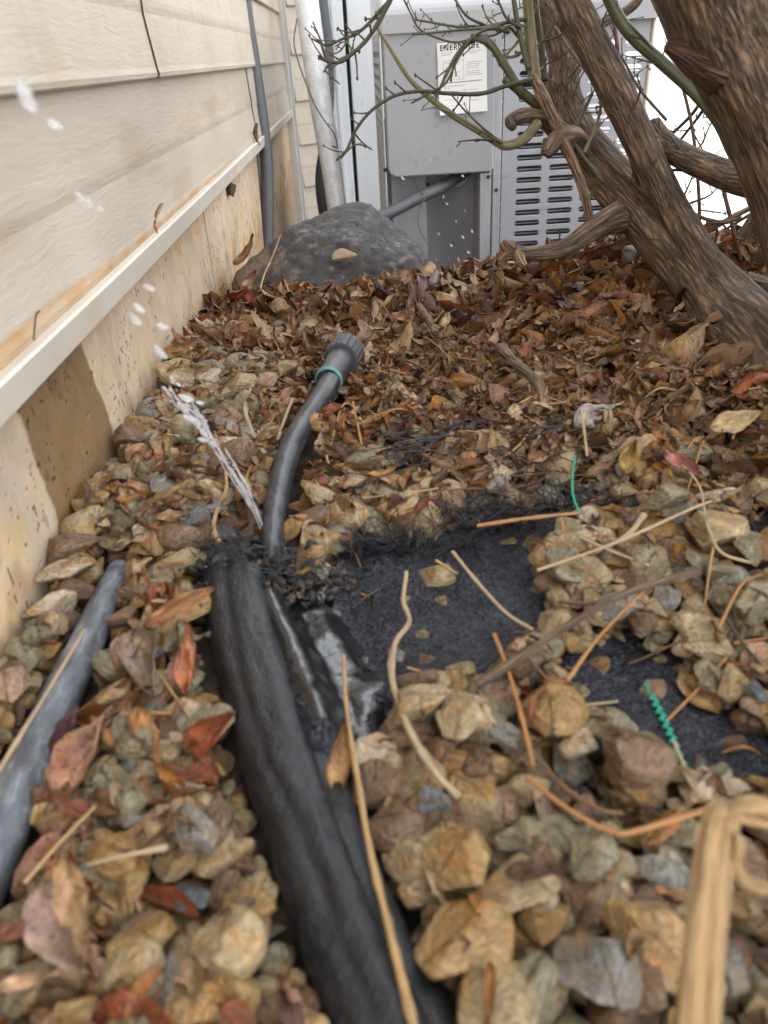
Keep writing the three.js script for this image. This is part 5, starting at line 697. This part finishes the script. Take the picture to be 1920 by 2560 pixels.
  const one = (label, pos, len, rot, colour, variant, m = {}) => { const o = mesh('dry_leaf', leafGeometry(variant, 18, 6), mat({ color: colour, map: T.leaf, bumpMap: T.leafBump, bumpScale: 0.0012, roughness: 0.55, side: THREE.DoubleSide, ...m }), null, pos); o.scale.setScalar(len); o.rotation.set(...rot); return tag(o, label, 'leaf'); };
  one('pinkish tan leaf lying beside the grey pipe', [[0.0927, 0.04, -0.3002]][0], 0.050, [0.3, 1.25, 0.2], lin(0.52, 0.27, 0.17), 902);
  one('deep purple curled leaf against the grey pipe', [[0.0782, 0.036, -0.3193]][0], 0.040, [0.5, 1.2, 0.5], lin(0.10, 0.025, 0.035), 915);
  one('long grey brown leaf between the pipe and fabric roll', [[0.1101, 0.042, -0.375]][0], 0.070, [0.2, -1.15, 0.15], lin(0.30, 0.21, 0.155), 928);
  one('bright orange red leaf beside the fabric roll', [[0.1406, 0.044, -0.3698]][0], 0.046, [0.7, 1.5, 0.3], lin(0.50, 0.17, 0.07), 941);
  one('orange rust leaf standing against the fabric roll', [[0.1672, 0.046, -0.3058]][0], 0.044, [0.8, 0.5, 0.5], lin(0.42, 0.13, 0.05), 954);
  one('tan leaf leaning on the fabric under the long straw', [[0.24, 0.04, -0.2884]][0], 0.046, [0.9, 1.4, 0.2], lin(0.46, 0.25, 0.10), 967);
  one('large pinkish grey leaf in front of the grey pipe', [[0.1219, 0.05, -0.1952]][0], 0.050, [0.4, -0.95, 0.1], lin(0.47, 0.32, 0.25), 980);
  one('peach tan narrow leaf next to the large pinkish leaf', [[0.1281, 0.0606, -0.1957]][0], 0.044, [0.6, -1.2, 0.3], lin(0.55, 0.34, 0.18), 993);
  one('small pale peach leaf on the near gravel', [[0.1143, 0.051, -0.1725]][0], 0.024, [0.5, 0.2, 0.2], lin(0.62, 0.38, 0.24), 1006);
  one('orange brown leaf by the fabric roll on gravel', [[0.1254, 0.044, -0.4259]][0], 0.056, [0.3, 0.4, 0.2], lin(0.40, 0.18, 0.07), 1019);
  one('pale grey crumpled leaf amid the brown litter', [[0.4912, 0.055, -0.6782]][0], 0.058, [0.4, 0.35, 0.1], lin(0.50, 0.45, 0.42), 1032);
  one('yellow tan broad leaf under the shrub trunk', [[0.6044, 0.06, -0.6319]][0], 0.050, [0.8, 0.2, 0.1], lin(0.50, 0.36, 0.17), 1045);
  one('pink pointed leaf standing up at the drift edge', [[0.5311, 0.055, -0.5636]][0], 0.040, [0.7, -0.9, 0.4], lin(0.48, 0.20, 0.17), 1058);
  one('upright red and yellow leaf against the concrete footing', [[0.064, 0.0455, -1.2323]][0], 0.075, [1.2, 0.3, 1.1], lin(0.42, 0.12, 0.075), 1071);
  one('pink pale leaf beside the upright red leaf', [[0.0822, 0.0625, -1.2775]][0], 0.055, [0.9, 0.6, 0.6], lin(0.55, 0.36, 0.25), 1084);
  one('bright orange leaf standing under the low shrub branch', [[0.5633, 0.0715, -1.1628]][0], 0.060, [1.1, 0.2, 0.9], lin(0.56, 0.20, 0.045), 1097);
  one('amber leaf standing in front of the bright orange leaf', [[0.5792, 0.0739, -1.1291]][0], 0.050, [1.2, 0.6, 1.2], lin(0.50, 0.24, 0.05), 1110);
  one('dull red spotted leaf standing behind the orange leaf', [[0.6338, 0.0852, -1.2056]][0], 0.065, [1.0, 0.4, 0.5], lin(0.38, 0.13, 0.085), 1123);
  one('purple grey leaf lying on the leaf drift slope', [[0.5536, 0.0364, -1.0833]][0], 0.062, [0.6, -0.2, 0.1], lin(0.20, 0.095, 0.10), 1136);
  one('long orange brown leaf on the leaf drift slope', [[0.6041, 0.0386, -1.0375]][0], 0.070, [0.5, 0.5, 0.2], lin(0.42, 0.19, 0.06), 1149);
  one('yellow olive leaf at the edge of the leaf drift', [[0.4948, 0.05, -0.5943]][0], 0.036, [0.7, 1.2, 0.4], lin(0.38, 0.25, 0.07), 1162);
  one('narrow bright orange leaf on the thin litter', [[0.2747, 0.04, -0.6144]][0], 0.028, [0.2, 0.1, 0.1], lin(0.60, 0.27, 0.05), 1175);
  one('pinkish leaf caught on the siding ledge', [[0.028, 0.2135, -0.9734]][0], 0.034, [0.2, 0.2, 1.1], lin(0.55, 0.30, 0.20), 1188);
  one('brown leaf caught between the conduit and the siding', [[0.02, 0.2106, -2.1526]][0], 0.050, [0.3, 0.4, 1.5], lin(0.20, 0.13, 0.07), 1201);
  one('dark leaf tucked between the footing and the boulder', [[0.045, 0.0597, -1.5097]][0], 0.070, [0.6, 0.8, 0.5], lin(0.30, 0.14, 0.06), 1214);
  const nest = mesh('mud_nest', (() => { const g = stoneGeometry(717, 8), p = g.attributes.position; for (let i = 0; i < p.count; i++) { const k = 1 + 0.35 * fbm(p.getX(i) * 3, p.getY(i) * 3, p.getZ(i) * 3, 4); p.setXYZ(i, p.getX(i) * k, p.getY(i) * k, p.getZ(i) * k); } g.computeVertexNormals(); return g; })(), mat({ color: lin(0.10, 0.07, 0.045), vertexColors: true, bumpMap: T.stoneBump, bumpScale: 0.003 }), null, [[0.002, 0.1438, -1.7221]][0]); nest.scale.set(0.008, 0.026, 0.022); nest.rotation.x = 0.4; tag(nest, 'dark brown mud nest stuck on the footing under the ledge', 'mud nest');
}
renderer.render(scene, camera);
